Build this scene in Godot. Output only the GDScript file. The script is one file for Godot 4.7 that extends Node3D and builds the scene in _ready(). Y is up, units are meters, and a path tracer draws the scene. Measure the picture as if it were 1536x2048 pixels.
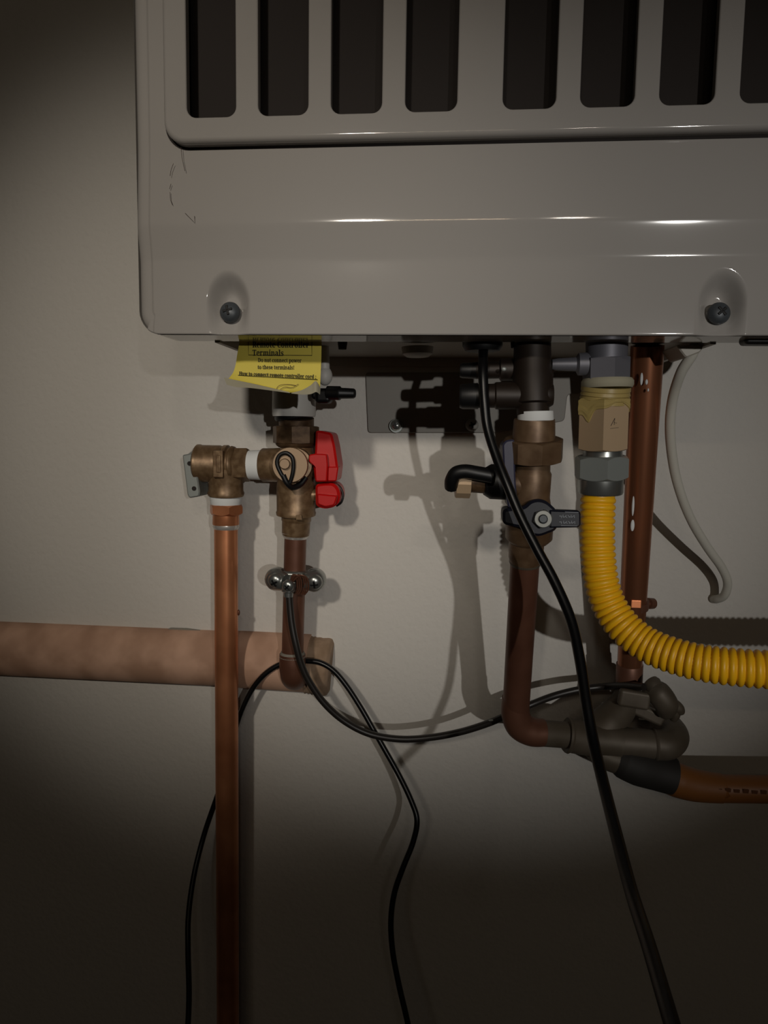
extends Node3D
# A tankless water heater on a wall with its pipes, valves and cords. The wall is z = 0, the viewer is at +z, metres.

var mats := {}
var used := {}


func _ready() -> void:
	view_and_light()
	make_materials()
	room()
	lamps()
	heater()
	insulated_run()
	discharge_pipe()
	hot_pipe()
	hot_valve()
	relief_valve()
	outlet_socket()
	cold_inlet()
	cold_valve()
	cold_pipes()
	gas_line()
	copper_riser()
	bottom_pipe()
	grounding()
	cords()
	notice()
	drain_nozzle()


# ------------------------------------------------------------------ camera, light
func view_and_light() -> void:
	var cam := Camera3D.new()
	cam.name = "camera"
	cam.fov = rad_to_deg(2.0 * atan(1024.0 / 1479.0))
	cam.near = 0.02
	cam.position = Vector3(0, 0, 0.757)
	cam.rotation_degrees = Vector3(-6.087, 5.4986, 0.861)
	add_child(cam)
	cam.current = true
	var we := WorldEnvironment.new()
	we.name = "environment"
	var e := Environment.new()
	e.background_mode = Environment.BG_COLOR
	e.background_color = Color(0, 0, 0)
	e.tonemap_mode = Environment.TONE_MAPPER_LINEAR
	e.tonemap_exposure = 1.0
	e.sdfgi_enabled = true
	e.ssao_enabled = true
	e.ssil_enabled = true
	we.environment = e
	add_child(we)


# name, position, aimed at, colour, energy, half angle, size of the lens
const LAMPS := [
	["bar", Vector3(-0.34, 0.72, 2.25), Vector3(-0.24, 0.0, 0.0), Color(1.0, 0.96, 0.90), 1.5, 10.6, 0.055],
	["bar", Vector3(0.35, 0.72, 2.25), Vector3(-0.17, -0.01, 0.0), Color(1.0, 0.95, 0.89), 0.13, 11.0, 0.055],
	["stand", Vector3(0.67, 0.17, 2.25), Vector3(0.06, -0.045, 0.0), Color(1.0, 0.985, 0.96), 1.2, 10.5, 0.012],
]


func lamps() -> void:
	var bar := thing("spotlight_bar", "white ceiling bar with two warm spotlights and a glowing strip", "lamp", Vector3(-0.03, 1.1, 2.3))
	var st := begin()
	tube(st, [Vector3(-0.52, 0.86, 2.34), Vector3(0.45, 0.86, 2.34)], [0.012], 12)
	tube(st, [Vector3(-0.03, 0.86, 2.34), Vector3(-0.03, 1.1, 2.34)], [0.01], 12)
	obj("rail", st, mats.white_plastic, bar)
	var stand := thing("standing_spotlight", "grey standing spotlight with a cool white lens", "lamp", Vector3(0.67, -1.3, 2.35))
	st = begin()
	tube(st, [Vector3(0.67, -1.28, 2.36), Vector3(0.67, 0.12, 2.36)], [0.012], 12)
	obj("pole", st, mats.steel, stand)
	st = begin()
	turned(st, Vector3(0.67, -1.3, 2.36), Vector3(0.67, -1.27, 2.36), [Vector2(0, 0.14), Vector2(0.6, 0.14), Vector2(1, 0.12)])
	obj("base", st, mats.steel, stand)
	# the glowing strip under the rail and its light
	var mid := Vector3(-0.075, 0.70, 2.26)
	var strip_aim := (Vector3(-0.1, -0.2, 0.0) - mid).normalized()
	var face := Basis.looking_at(strip_aim, Vector3.UP)
	st = begin()
	rbox(st, Transform3D(face, mid - strip_aim * 0.016), Vector3(0.50, 0.036, 0.024), 0.004)
	tube(st, [mid - strip_aim * 0.02, Vector3(-0.075, 0.86, 2.34)], [0.007], 10)
	obj("strip_housing", st, mats.white_plastic, bar)
	st = begin()
	rbox(st, Transform3D(face, mid - strip_aim * 0.003), Vector3(0.46, 0.012, 0.004), 0.0015)
	var strip_glow := StandardMaterial3D.new()
	strip_glow.emission_enabled = true
	strip_glow.emission = Color(1.0, 0.89, 0.74)
	strip_glow.emission_energy_multiplier = 3.0
	obj("lamp_strip", st, strip_glow, bar)
	var area := AreaLight3D.new()
	area.name = "strip_light"
	area.area_size = Vector2(0.46, 0.012)
	area.light_color = Color(1.0, 0.89, 0.74)
	area.light_energy = 0.075
	area.area_range = 8.0
	area.area_attenuation = 2.0
	area.shadow_enabled = true
	add_child(area, true)
	area.look_at_from_position(mid + strip_aim * 0.003, mid + strip_aim, Vector3.UP)
	for l in LAMPS:
		var owner_thing: Node3D = bar if l[0] == "bar" else stand
		var p: Vector3 = l[1]
		var aim: Vector3 = (l[2] - p).normalized()
		st = begin()
		turned(st, p - aim * 0.13, p - aim * 0.012, [Vector2(0, 0.02), Vector2(0.25, l[6] + 0.012), Vector2(1, l[6] + 0.016)])
		if l[0] == "bar":
			tube(st, [p - aim * 0.09, Vector3(p.x, 0.86, 2.34)], [0.007], 10)
		else:
			tube(st, [p - aim * 0.09, Vector3(0.67, 0.12, 2.36)], [0.009], 10)
		obj("lamp_head", st, mats.white_plastic, owner_thing)
		st = begin()
		turned(st, p - aim * 0.012, p - aim * 0.006, [Vector2(0, l[6] + 0.006), Vector2(1, l[6])])
		var glow := StandardMaterial3D.new()
		glow.albedo_color = Color(0.9, 0.9, 0.9)
		glow.emission_enabled = true
		glow.emission = l[3]
		glow.emission_energy_multiplier = 6.0
		obj("lamp_lens", st, glow, owner_thing)
		var s := SpotLight3D.new()
		s.name = "lamp_light"
		s.light_color = l[3]
		s.light_energy = l[4]
		s.light_size = l[6]
		s.spot_angle = l[5]
		s.spot_angle_attenuation = 1.0
		s.spot_range = 8.0
		s.spot_attenuation = 2.0
		s.shadow_enabled = true
		add_child(s, true)
		s.look_at_from_position(p + aim * 0.004, l[2], Vector3.UP)


# ------------------------------------------------------------------ materials
func mat(key: String, c: Color, rough: float, metal := 0.0) -> StandardMaterial3D:
	var m := StandardMaterial3D.new()
	m.resource_name = key
	m.albedo_color = c
	m.roughness = rough
	m.metallic = metal
	mats[key] = m
	return m


func mottled(m: StandardMaterial3D, dark: Color, light: Color, freq: float, scale: float, seed_n: int) -> void:
	var n := FastNoiseLite.new()
	n.seed = seed_n
	n.frequency = freq
	n.fractal_octaves = 4
	var g := Gradient.new()
	g.set_color(0, dark)
	g.set_color(1, light)
	g.offsets = PackedFloat32Array([0.25, 0.75])
	var t := NoiseTexture2D.new()
	t.width = 256
	t.height = 256
	t.seamless = true
	t.noise = n
	t.color_ramp = g
	m.albedo_texture = t
	m.uv1_triplanar = true
	m.uv1_world_triplanar = true
	m.uv1_scale = Vector3.ONE * scale


func bumpy(m: StandardMaterial3D, freq: float, scale: float, strength: float, seed_n: int) -> void:
	var n := FastNoiseLite.new()
	n.seed = seed_n
	n.frequency = freq
	n.fractal_octaves = 3
	var t := NoiseTexture2D.new()
	t.width = 512
	t.height = 512
	t.seamless = true
	t.as_normal_map = true
	t.bump_strength = strength
	t.noise = n
	m.normal_enabled = true
	m.normal_texture = t
	m.normal_scale = 0.5
	m.uv1_triplanar = true
	m.uv1_world_triplanar = true
	m.uv1_scale = Vector3.ONE * scale


func make_materials() -> void:
	var m := mat("wall_paint", Color(0.80, 0.785, 0.76), 0.75)
	bumpy(m, 0.04, 5.0, 2.0, 3)
	mat("ceiling_paint", Color(0.6, 0.6, 0.6), 0.9)
	mat("room_paint", Color(0.56, 0.56, 0.56), 0.8)
	m = mat("floor_board", Color(0.20, 0.195, 0.19), 0.6)
	mottled(m, Color(0.7, 0.68, 0.66), Color(1, 1, 1), 0.02, 2.0, 5)
	m = mat("enamel", Color(0.64, 0.625, 0.61), 0.07)
	m.metallic_specular = 0.5
	mat("body_paint", Color(0.66, 0.64, 0.60), 0.5)
	mat("bracket_paint", Color(0.54, 0.525, 0.50), 0.6)
	m = mat("shaded_brass", Color(0.46, 0.37, 0.28), 0.45, 0.35)  # darker copy of the brass, shade put into its colour
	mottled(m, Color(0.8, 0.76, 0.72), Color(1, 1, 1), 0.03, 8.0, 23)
	mat("deep_shade_brass", Color(0.15, 0.115, 0.09), 0.5, 0.3)  # brass coloured near-black to stand for the shade under the heater
	mat("inside_dark", Color(0.13, 0.10, 0.085), 0.8)
	m = mat("copper", Color(0.86, 0.58, 0.41), 0.34, 0.62)
	mottled(m, Color(0.84, 0.80, 0.78), Color(1, 1, 1), 0.012, 4.0, 11)
	m = mat("old_copper", Color(0.47, 0.32, 0.25), 0.45, 0.4)
	mottled(m, Color(0.82, 0.78, 0.77), Color(1, 1, 1), 0.012, 4.0, 12)
	mat("riser_copper", Color(0.68, 0.45, 0.33), 0.30, 0.78)
	mat("bright_copper", Color(0.98, 0.62, 0.42), 0.35, 0.6)
	m = mat("brass", Color(0.54, 0.445, 0.335), 0.40, 0.4)
	mottled(m, Color(0.78, 0.74, 0.70), Color(1, 1, 1), 0.03, 14.0, 21)
	m = mat("dark_brass", Color(0.42, 0.33, 0.24), 0.5, 0.4)
	mottled(m, Color(0.7, 0.66, 0.62), Color(1, 1, 1), 0.03, 14.0, 22)
	mat("pale_brass", Color(0.72, 0.62, 0.50), 0.42, 0.3)
	mat("worn_brass", Color(0.58, 0.48, 0.37), 0.5, 0.2)
	mat("solder", Color(0.82, 0.80, 0.78), 0.3, 0.6)
	mat("steel", Color(0.62, 0.63, 0.62), 0.3, 0.85)
	mat("zinc", Color(0.58, 0.60, 0.59), 0.45, 0.4)
	mat("cast_alloy", Color(0.44, 0.44, 0.47), 0.5, 0.4)
	mat("screw_grey", Color(0.30, 0.32, 0.34), 0.45, 0.3)
	mat("ptfe_tape", Color(0.86, 0.87, 0.87), 0.7)
	mat("white_plastic", Color(0.80, 0.79, 0.77), 0.5)
	mat("red_plastic", Color(0.74, 0.05, 0.05), 0.38)
	mat("blue_plastic", Color(0.05, 0.06, 0.12), 0.5)
	mat("slate_plastic", Color(0.20, 0.20, 0.28), 0.5)
	mat("black_rubber", Color(0.045, 0.045, 0.05), 0.45)
	mat("cord_black", Color(0.035, 0.035, 0.042), 0.33)
	mat("grey_wire", Color(0.13, 0.115, 0.105), 0.4)
	m = mat("yellow_jacket", Color(0.98, 0.74, 0.10), 0.42)
	mat("pipe_dope", Color(0.66, 0.58, 0.36), 0.35)
	m = mat("tan_sleeve", Color(0.82, 0.665, 0.57), 0.75)
	mottled(m, Color(0.86, 0.84, 0.82), Color(1, 1, 1), 0.02, 4.0, 31)
	m = mat("tan_end", Color(0.66, 0.56, 0.47), 0.85)
	mottled(m, Color(0.8, 0.78, 0.74), Color(1, 1, 1), 0.03, 6.0, 32)
	mat("plaster_grey", Color(0.52, 0.50, 0.46), 0.9)
	m = mat("dull_fitting", Color(0.38, 0.345, 0.30), 0.55, 0.25)
	mottled(m, Color(0.84, 0.82, 0.78), Color(1, 1, 1), 0.015, 6.0, 41)
	mat("orange_plastic", Color(0.50, 0.31, 0.14), 0.5)
	mat("dark_sleeve", Color(0.14, 0.13, 0.12), 0.7)
	mat("label_yellow", Color(0.84, 0.77, 0.31), 0.65)
	mat("label_back", Color(0.62, 0.60, 0.52), 0.8)
	mat("ink", Color(0.06, 0.055, 0.04), 0.7)
	mat("faint_ink", Color(0.45, 0.36, 0.22), 0.7)
	mat("mark_white", Color(0.55, 0.57, 0.60), 0.6)
	mat("print_brown", Color(0.36, 0.21, 0.10), 0.7)
	mat("mark_dark", Color(0.20, 0.09, 0.04), 0.7)
	mat("white_cord", Color(0.78, 0.77, 0.73), 0.5)


# ------------------------------------------------------------------ scene helpers
func numbered(called: String) -> String:
	var n: int = used.get(called, 0)
	used[called] = n + 1
	return called if n == 0 else "%s_%03d" % [called, n]


func thing(called: String, label: String, category: String, at: Vector3, group := "") -> Node3D:
	var o := Node3D.new()
	o.name = numbered(called)
	add_child(o, true)
	o.position = at
	o.set_meta("label", label)
	o.set_meta("category", category)
	if group:
		o.set_meta("group", group)
	return o


func obj(called: String, st: SurfaceTool, m: Material, parent: Node3D, label := "") -> MeshInstance3D:
	var o := MeshInstance3D.new()
	o.name = called
	o.mesh = st.commit()
	o.material_override = m
	parent.add_child(o, true)
	o.global_position = Vector3.ZERO
	if label:
		o.set_meta("label", label)
	return o


func lone(called: String, st: SurfaceTool, m: Material, label: String, category: String) -> MeshInstance3D:
	var o := obj(numbered(called), st, m, self, label)
	o.set_meta("category", category)
	return o


func struct(called: String, st: SurfaceTool, m: Material) -> void:
	obj(called, st, m, self).set_meta("kind", "structure")


func begin() -> SurfaceTool:
	var st := SurfaceTool.new()
	st.begin(Mesh.PRIMITIVE_TRIANGLES)
	return st


# ------------------------------------------------------------------ mesh helpers
func tri(st: SurfaceTool, a: Vector3, b: Vector3, c: Vector3, na: Vector3, nb: Vector3, nc: Vector3) -> void:
	var x := (b - a).cross(c - a)
	if x.length_squared() < 1e-20:
		return
	if x.dot(na + nb + nc) > 0.0:
		var t: Vector3 = b
		b = c
		c = t
		t = nb
		nb = nc
		nc = t
	st.set_normal(na)
	st.add_vertex(a)
	st.set_normal(nb)
	st.add_vertex(b)
	st.set_normal(nc)
	st.add_vertex(c)


func quad(st: SurfaceTool, a: Vector3, b: Vector3, c: Vector3, d: Vector3, na: Vector3, nb: Vector3, nc: Vector3, nd: Vector3) -> void:
	tri(st, a, b, c, na, nb, nc)
	tri(st, a, c, d, na, nc, nd)


func frame(d: Vector3) -> Array:
	var z := Vector3(0, 0, 1)
	if absf(d.dot(z)) > 0.95:
		z = Vector3(0, 1, 0)
	var ux := (z - d * d.dot(z)).normalized()
	return [ux, d.cross(ux).normalized()]


# a turned shape: a profile of (share of the way from a to b, radius), closed at both ends
func turned(st: SurfaceTool, a: Vector3, b: Vector3, prof: Array, sides := 40) -> void:
	var len := a.distance_to(b)
	var d := (b - a) / len
	var f := frame(d)
	var pr: Array = [Vector2(prof[0].x, 0.0)] + prof + [Vector2(prof[-1].x, 0.0)]
	var nn := []
	for i in pr.size() - 1:
		var e := Vector2((pr[i + 1].x - pr[i].x) * len, pr[i + 1].y - pr[i].y)
		if e.length() < 1e-9:
			e = Vector2(1e-6, 0)
		nn.append(Vector2(-e.y, e.x).normalized())
	for i in pr.size() - 1:
		if pr[i].distance_to(pr[i + 1]) < 1e-9:
			continue
		var n0: Vector2 = nn[i]
		var n1: Vector2 = nn[i]
		if i > 0 and nn[i - 1].dot(nn[i]) > 0.72:
			n0 = (nn[i - 1] + nn[i]).normalized()
		if i < nn.size() - 1 and nn[i + 1].dot(nn[i]) > 0.72:
			n1 = (nn[i + 1] + nn[i]).normalized()
		for k in sides:
			var t0 := TAU * k / sides
			var t1 := TAU * (k + 1) / sides
			var r0: Vector3 = f[0] * cos(t0) + f[1] * sin(t0)
			var r1: Vector3 = f[0] * cos(t1) + f[1] * sin(t1)
			var c0: Vector3 = a + d * (pr[i].x * len)
			var c1: Vector3 = a + d * (pr[i + 1].x * len)
			quad(st, c0 + r0 * pr[i].y, c0 + r1 * pr[i].y, c1 + r1 * pr[i + 1].y, c1 + r0 * pr[i + 1].y,
				r0 * n0.y + d * n0.x, r1 * n0.y + d * n0.x, r1 * n1.y + d * n1.x, r0 * n1.y + d * n1.x)


# a many-sided nut from a to b; ap is half the width across flats, cut is how much the corners are turned down
func nut(st: SurfaceTool, a: Vector3, b: Vector3, ap: float, rot := 0.0, cut := 0.5, faces := 6) -> void:
	var len := a.distance_to(b)
	var d := (b - a) / len
	var f := frame(d)
	var half := PI / faces
	var steps := 8
	for k in faces:
		var mid := rot + half * 2.0 * k
		var nrm: Vector3 = f[0] * cos(mid) + f[1] * sin(mid)
		for s in steps:
			var p := []
			for q in [s, s + 1]:
				var t: float = -half + 2.0 * half * q / steps
				var r := ap / cos(t)
				var dir: Vector3 = f[0] * cos(mid + t) + f[1] * sin(mid + t)
				var low := (r - ap) * cut + ap * 0.015
				p.append([a + dir * r + d * low, b + dir * r - d * low, a + dir * ap * 0.96, b + dir * ap * 0.96, dir])
			quad(st, p[0][0], p[1][0], p[1][1], p[0][1], nrm, nrm, nrm, nrm)
			for e in [[0, 2, -1.0, a], [1, 3, 1.0, b]]:
				var n0: Vector3 = (p[0][4] * 0.5 + d * e[2] * 0.86).normalized()
				var n1: Vector3 = (p[1][4] * 0.5 + d * e[2] * 0.86).normalized()
				quad(st, p[0][e[0]], p[1][e[0]], p[1][e[1]], p[0][e[1]], n0, n1, n1, n0)
				var c: Vector3 = e[3]
				tri(st, c, p[0][e[1]], p[1][e[1]], d * e[2], d * e[2], d * e[2])


func smooth_path(pts: Array, per := 10) -> Array:
	if pts.size() < 3:
		return pts
	var out := []
	for i in pts.size() - 1:
		var p0 = pts[max(i - 1, 0)]
		var p3 = pts[min(i + 2, pts.size() - 1)]
		for k in per:
			out.append(pts[i].cubic_interpolate(pts[i + 1], p0, p3, float(k) / per))
	out.append(pts[-1])
	return out


# radii: one for all, or as many as points
func tube(st: SurfaceTool, pts: Array, radii: Array, sides := 16, caps := true) -> void:
	var n := pts.size()
	var up := Vector3.ZERO
	var rings := []
	for i in n:
		var d: Vector3 = (pts[min(i + 1, n - 1)] - pts[max(i - 1, 0)]).normalized()
		if i == 0:
			up = frame(d)[0]
		else:
			up = (up - d * d.dot(up)).normalized()
		var w := d.cross(up)
		var r: float = radii[i * (radii.size() - 1) / max(n - 1, 1)] if radii.size() != n else radii[i]
		var rp: float = radii[max(i - 1, 0)] if radii.size() == n else r
		var rn: float = radii[min(i + 1, n - 1)] if radii.size() == n else r
		var run: float = pts[min(i + 1, n - 1)].distance_to(pts[max(i - 1, 0)])
		var slope := (rn - rp) / maxf(run, 1e-6)
		var ring := []
		for k in sides + 1:
			var t := TAU * k / sides
			var o := up * cos(t) + w * sin(t)
			ring.append([pts[i] + o * r, (o - d * slope).normalized()])
		rings.append(ring)
	for i in n - 1:
		for k in sides:
			var a = rings[i][k]
			var b = rings[i][k + 1]
			var c = rings[i + 1][k + 1]
			var e = rings[i + 1][k]
			quad(st, a[0], b[0], c[0], e[0], a[1], b[1], c[1], e[1])
	if caps:
		for e in [[0, -1.0], [n - 1, 1.0]]:
			var i: int = e[0]
			var d: Vector3 = (pts[min(i + 1, n - 1)] - pts[max(i - 1, 0)]).normalized() * e[1]
			for k in sides:
				tri(st, pts[i], rings[i][k][0], rings[i][k + 1][0], d, d, d)


func rod(st: SurfaceTool, pts: Array, r: float, sides := 16, per := 10) -> void:
	tube(st, smooth_path(pts, per), [r], sides)


# a tube through points with a radius at each
func taper(st: SurfaceTool, pts: Array, rs: Array, sides := 20, per := 10) -> void:
	var r2 := []
	for i in pts.size() - 1:
		for k in per:
			r2.append(lerpf(rs[i], rs[i + 1], float(k) / per))
	r2.append(rs[-1])
	var p := smooth_path(pts, per)
	if pts.size() == 2:
		p = []
		for k in per + 1:
			p.append(pts[0].lerp(pts[1], float(k) / per))
	tube(st, p, r2, sides)


# a box with rounded edges
func rbox(st: SurfaceTool, xf: Transform3D, size: Vector3, r: float, k := 3) -> void:
	var h := size * 0.5 - Vector3.ONE * r
	var line := []
	for s in [-1.0, 1.0]:
		for i in k + 1:
			var v: float = tan((float(i) / k - 1.0) * PI / 4.0) if s < 0.0 else tan(float(i) / k * PI / 4.0)
			line.append([v, s])
	for ax in 3:
		for side in [-1.0, 1.0]:
			var at := func(i: int, j: int) -> Array:
				var v := Vector3.ZERO
				v[ax] = side
				v[(ax + 1) % 3] = line[i][0]
				v[(ax + 2) % 3] = line[j][0]
				var nrm := v.normalized()
				var c := Vector3.ZERO
				c[ax] = side * h[ax]
				c[(ax + 1) % 3] = line[i][1] * h[(ax + 1) % 3]
				c[(ax + 2) % 3] = line[j][1] * h[(ax + 2) % 3]
				return [xf * (c + nrm * r), (xf.basis * nrm).normalized()]
			for i in line.size() - 1:
				for j in line.size() - 1:
					var a: Array = at.call(i, j)
					var b: Array = at.call(i + 1, j)
					var c: Array = at.call(i + 1, j + 1)
					var e: Array = at.call(i, j + 1)
					quad(st, a[0], b[0], c[0], e[0], a[1], b[1], c[1], e[1])


func at_point(p: Vector3, turn := 0.0, yaw := 0.0, pitch := 0.0) -> Transform3D:
	return Transform3D(Basis.from_euler(Vector3(pitch, yaw, 0)) * Basis(Vector3(0, 0, 1), turn), p)


func ball(st: SurfaceTool, c: Vector3, r: Vector3, n := 20) -> void:
	for i in n:
		for j in n:
			var p := []
			for q in [[i, j], [i + 1, j], [i + 1, j + 1], [i, j + 1]]:
				var t: float = PI * q[0] / n
				var f: float = TAU * q[1] / n
				var o := Vector3(sin(t) * cos(f), cos(t), sin(t) * sin(f))
				p.append([c + o * r, (o / r).normalized()])
			quad(st, p[0][0], p[1][0], p[2][0], p[3][0], p[0][1], p[1][1], p[2][1], p[3][1])


func inset(poly: PackedVector2Array, by: float) -> PackedVector2Array:
	var out := PackedVector2Array()
	var n := poly.size()
	for i in n:
		var e0 := (poly[i] - poly[(i + n - 1) % n]).normalized()
		var e1 := (poly[(i + 1) % n] - poly[i]).normalized()
		var n0 := Vector2(-e0.y, e0.x)
		var n1 := Vector2(-e1.y, e1.x)
		var m := (n0 + n1).normalized()
		out.append(poly[i] + m * (by / maxf(m.dot(n0), 0.4)))
	return out


func ccw(poly: PackedVector2Array) -> PackedVector2Array:
	var p := poly.duplicate()
	if Geometry2D.is_polygon_clockwise(p):
		p.reverse()
	return p


# rounds the corners of an outline
func rounded(poly: PackedVector2Array, r: float, steps := 5) -> PackedVector2Array:
	var out := PackedVector2Array()
	var n := poly.size()
	for i in n:
		var a := poly[(i + n - 1) % n]
		var b := poly[i]
		var c := poly[(i + 1) % n]
		var q := minf(r, minf(a.distance_to(b), b.distance_to(c)) * 0.45)
		var p0 := b + (a - b).normalized() * q
		var p1 := b + (c - b).normalized() * q
		for k in steps + 1:
			var t := float(k) / steps
			out.append(p0.lerp(b, t).lerp(b.lerp(p1, t), t))
	return out


# an outline in x and y, thick from z0 to z1, front edge bevelled
func slab(st: SurfaceTool, outline: PackedVector2Array, z0: float, z1: float, bevel: float, xf := Transform3D()) -> void:
	var p := ccw(outline)
	var q := inset(p, bevel)
	var f: Vector3 = xf.basis * Vector3(0, 0, 1)
	var t := Geometry2D.triangulate_polygon(q)
	for i in range(0, t.size(), 3):
		var a := q[t[i]]
		var b := q[t[i + 1]]
		var c := q[t[i + 2]]
		tri(st, xf * Vector3(a.x, a.y, z1), xf * Vector3(b.x, b.y, z1), xf * Vector3(c.x, c.y, z1), f, f, f)
		tri(st, xf * Vector3(a.x, a.y, z0), xf * Vector3(b.x, b.y, z0), xf * Vector3(c.x, c.y, z0), -f, -f, -f)
	var n := p.size()
	for i in n:
		var j := (i + 1) % n
		var e := (p[j] - p[i]).normalized()
		var o: Vector3 = xf.basis * Vector3(e.y, -e.x, 0)
		var zb := z1 - bevel
		quad(st, xf * Vector3(p[i].x, p[i].y, z0), xf * Vector3(p[j].x, p[j].y, z0), xf * Vector3(p[j].x, p[j].y, zb), xf * Vector3(p[i].x, p[i].y, zb), o, o, o, o)
		var g := (o + f).normalized()
		if bevel > 0.0:
			quad(st, xf * Vector3(p[i].x, p[i].y, zb), xf * Vector3(p[j].x, p[j].y, zb), xf * Vector3(q[j].x, q[j].y, z1), xf * Vector3(q[i].x, q[i].y, z1), g, g, g, g)
		quad(st, xf * Vector3(p[i].x, p[i].y, z0), xf * Vector3(p[j].x, p[j].y, z0), xf * Vector3(q[j].x, q[j].y, z0), xf * Vector3(q[i].x, q[i].y, z0), -f, -f, -f, -f)


func box(st: SurfaceTool, lo: Vector3, hi: Vector3) -> void:
	slab(st, PackedVector2Array([Vector2(lo.x, lo.y), Vector2(hi.x, lo.y), Vector2(hi.x, hi.y), Vector2(lo.x, hi.y)]), lo.z, hi.z, 0.0)


func rrect(x0: float, y0: float, x1: float, y1: float, r: float, steps := 8) -> PackedVector2Array:
	var out := PackedVector2Array()
	for c in [[x1 - r, y0 + r, -PI / 2], [x1 - r, y1 - r, 0.0], [x0 + r, y1 - r, PI / 2], [x0 + r, y0 + r, PI]]:
		for k in steps + 1:
			var t: float = c[2] + PI / 2 * k / steps
			out.append(Vector2(c[0] + cos(t) * r, c[1] + sin(t) * r))
	return out


func cross_screw(called: String, at: Vector3, facing: Vector3, r: float, m: Material, parent: Node3D, label := "", turn := 0.3) -> MeshInstance3D:
	var st := begin()
	var d := facing.normalized()
	turned(st, at - d * r * 0.3, at + d * r * 0.62, [Vector2(0, r * 0.98), Vector2(0.3, r), Vector2(0.55, r * 0.93), Vector2(0.78, r * 0.72), Vector2(0.93, r * 0.42), Vector2(1, r * 0.15)], 32)
	var o := obj(called, st, m, parent, label)
	st = begin()
	var bs := Basis.looking_at(-d, Vector3.UP) * Basis(Vector3(0, 0, 1), turn)
	for a in [0.0, PI / 2]:
		rbox(st, Transform3D(bs * Basis(Vector3(0, 0, 1), a), at + d * r * 0.58), Vector3(r * 0.95, r * 0.24, r * 0.2), r * 0.05, 1)
	obj("recess", st, mats.black_rubber, o)
	return o


# ------------------------------------------------------------------ room
func room() -> void:
	var st := begin()
	box(st, Vector3(-1.7, -1.4, -0.1), Vector3(1.7, 1.2, 0))
	struct("wall_back", st, mats.wall_paint)
	st = begin()
	box(st, Vector3(-1.7, -1.4, 0), Vector3(-1.6, 1.2, 3.2))
	struct("wall_left", st, mats.room_paint)
	st = begin()
	box(st, Vector3(1.6, -1.4, 0), Vector3(1.7, 1.2, 3.2))
	struct("wall_right", st, mats.room_paint)
	st = begin()
	box(st, Vector3(-1.7, -1.4, 3.2), Vector3(1.7, 1.2, 3.3))
	struct("wall_front", st, mats.room_paint)
	st = begin()
	box(st, Vector3(-1.6, -1.4, 0), Vector3(1.6, -1.3, 3.2))
	struct("floor", st, mats.floor_board)
	st = begin()
	box(st, Vector3(-1.6, 1.1, 0), Vector3(1.6, 1.2, 3.2))
	struct("ceiling", st, mats.ceiling_paint)


# ------------------------------------------------------------------ heater
const CX := 0.0095
const BOTTOM := 0.068
const TOP := 0.64
const HALF := 0.2395
const SCREW_L := Vector2(-0.1630, 0.0841)
const SCREW_R := Vector2(0.1727, 0.0832)


func face_z(x: float, y: float) -> float:
	# the face leans back above a shallow crease, turns inwards below it and straightens again
	var z := 0.2395
	z -= (bend(y - 0.1425, 0.0022) - bend(y - 0.1920, 0.0022)) * 0.062
	z -= bend(0.1425 - y, 0.0022) * 0.165
	z += bend(0.1195 - y, 0.0014) * 0.165
	# pressed bead along the left and right edges
	var ed := HALF - absf(x - CX)
	z -= 0.0012 * smoothstep(0.013, 0.0105, ed)
	# rounded rim
	var dx := HALF - absf(x - CX)
	var dy := minf(y - BOTTOM, TOP - y)
	for q in [[dx, 0.0085], [dy, 0.0011]]:
		var rim: float = q[1]
		var e: float = q[0]
		if e < rim:
			z -= rim - sqrt(maxf(rim * rim - (rim - e) * (rim - e), 0.0))
	# scoops for the two screws, deepest above the screw and running out at the lower edge
	for s in [SCREW_L, SCREW_R]:
		var qx: float = absf(x - s.x)
		var qy: float = y - s.y
		var up: float = maxf(qy - 0.005, 0.0) / 0.025
		var side: float = qx / 0.0175
		var deep: float = 1.0 - smoothstep(0.25, 0.95, sqrt(up * up + side * side))
		z -= 0.0125 * deep * (1.0 if qy > 0.005 else lerpf(0.18, 1.0, clampf((qy + 0.0165) / 0.0215, 0.0, 1.0)))
	return z


func bend(d: float, soft: float) -> float:
	return 0.5 * (d + sqrt(d * d + soft * soft))


func corner_map(x: float, y: float) -> Vector2:
	var r := 0.017
	var a := (absf(x - CX) - (HALF - r)) / r
	var b := (BOTTOM + r - y) / r
	var up := y > 0.5
	if up:
		b = (y - (TOP - r)) / r
	if a > 0.0 and b > 0.0:
		var m := maxf(a, b)
		var l := sqrt(a * a + b * b)
		a *= m / l
		b *= m / l
		return Vector2(CX + signf(x - CX) * (HALF - r + a * r), (TOP - r + b * r) if up else (BOTTOM + r - b * r))
	return Vector2(x, y)


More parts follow.
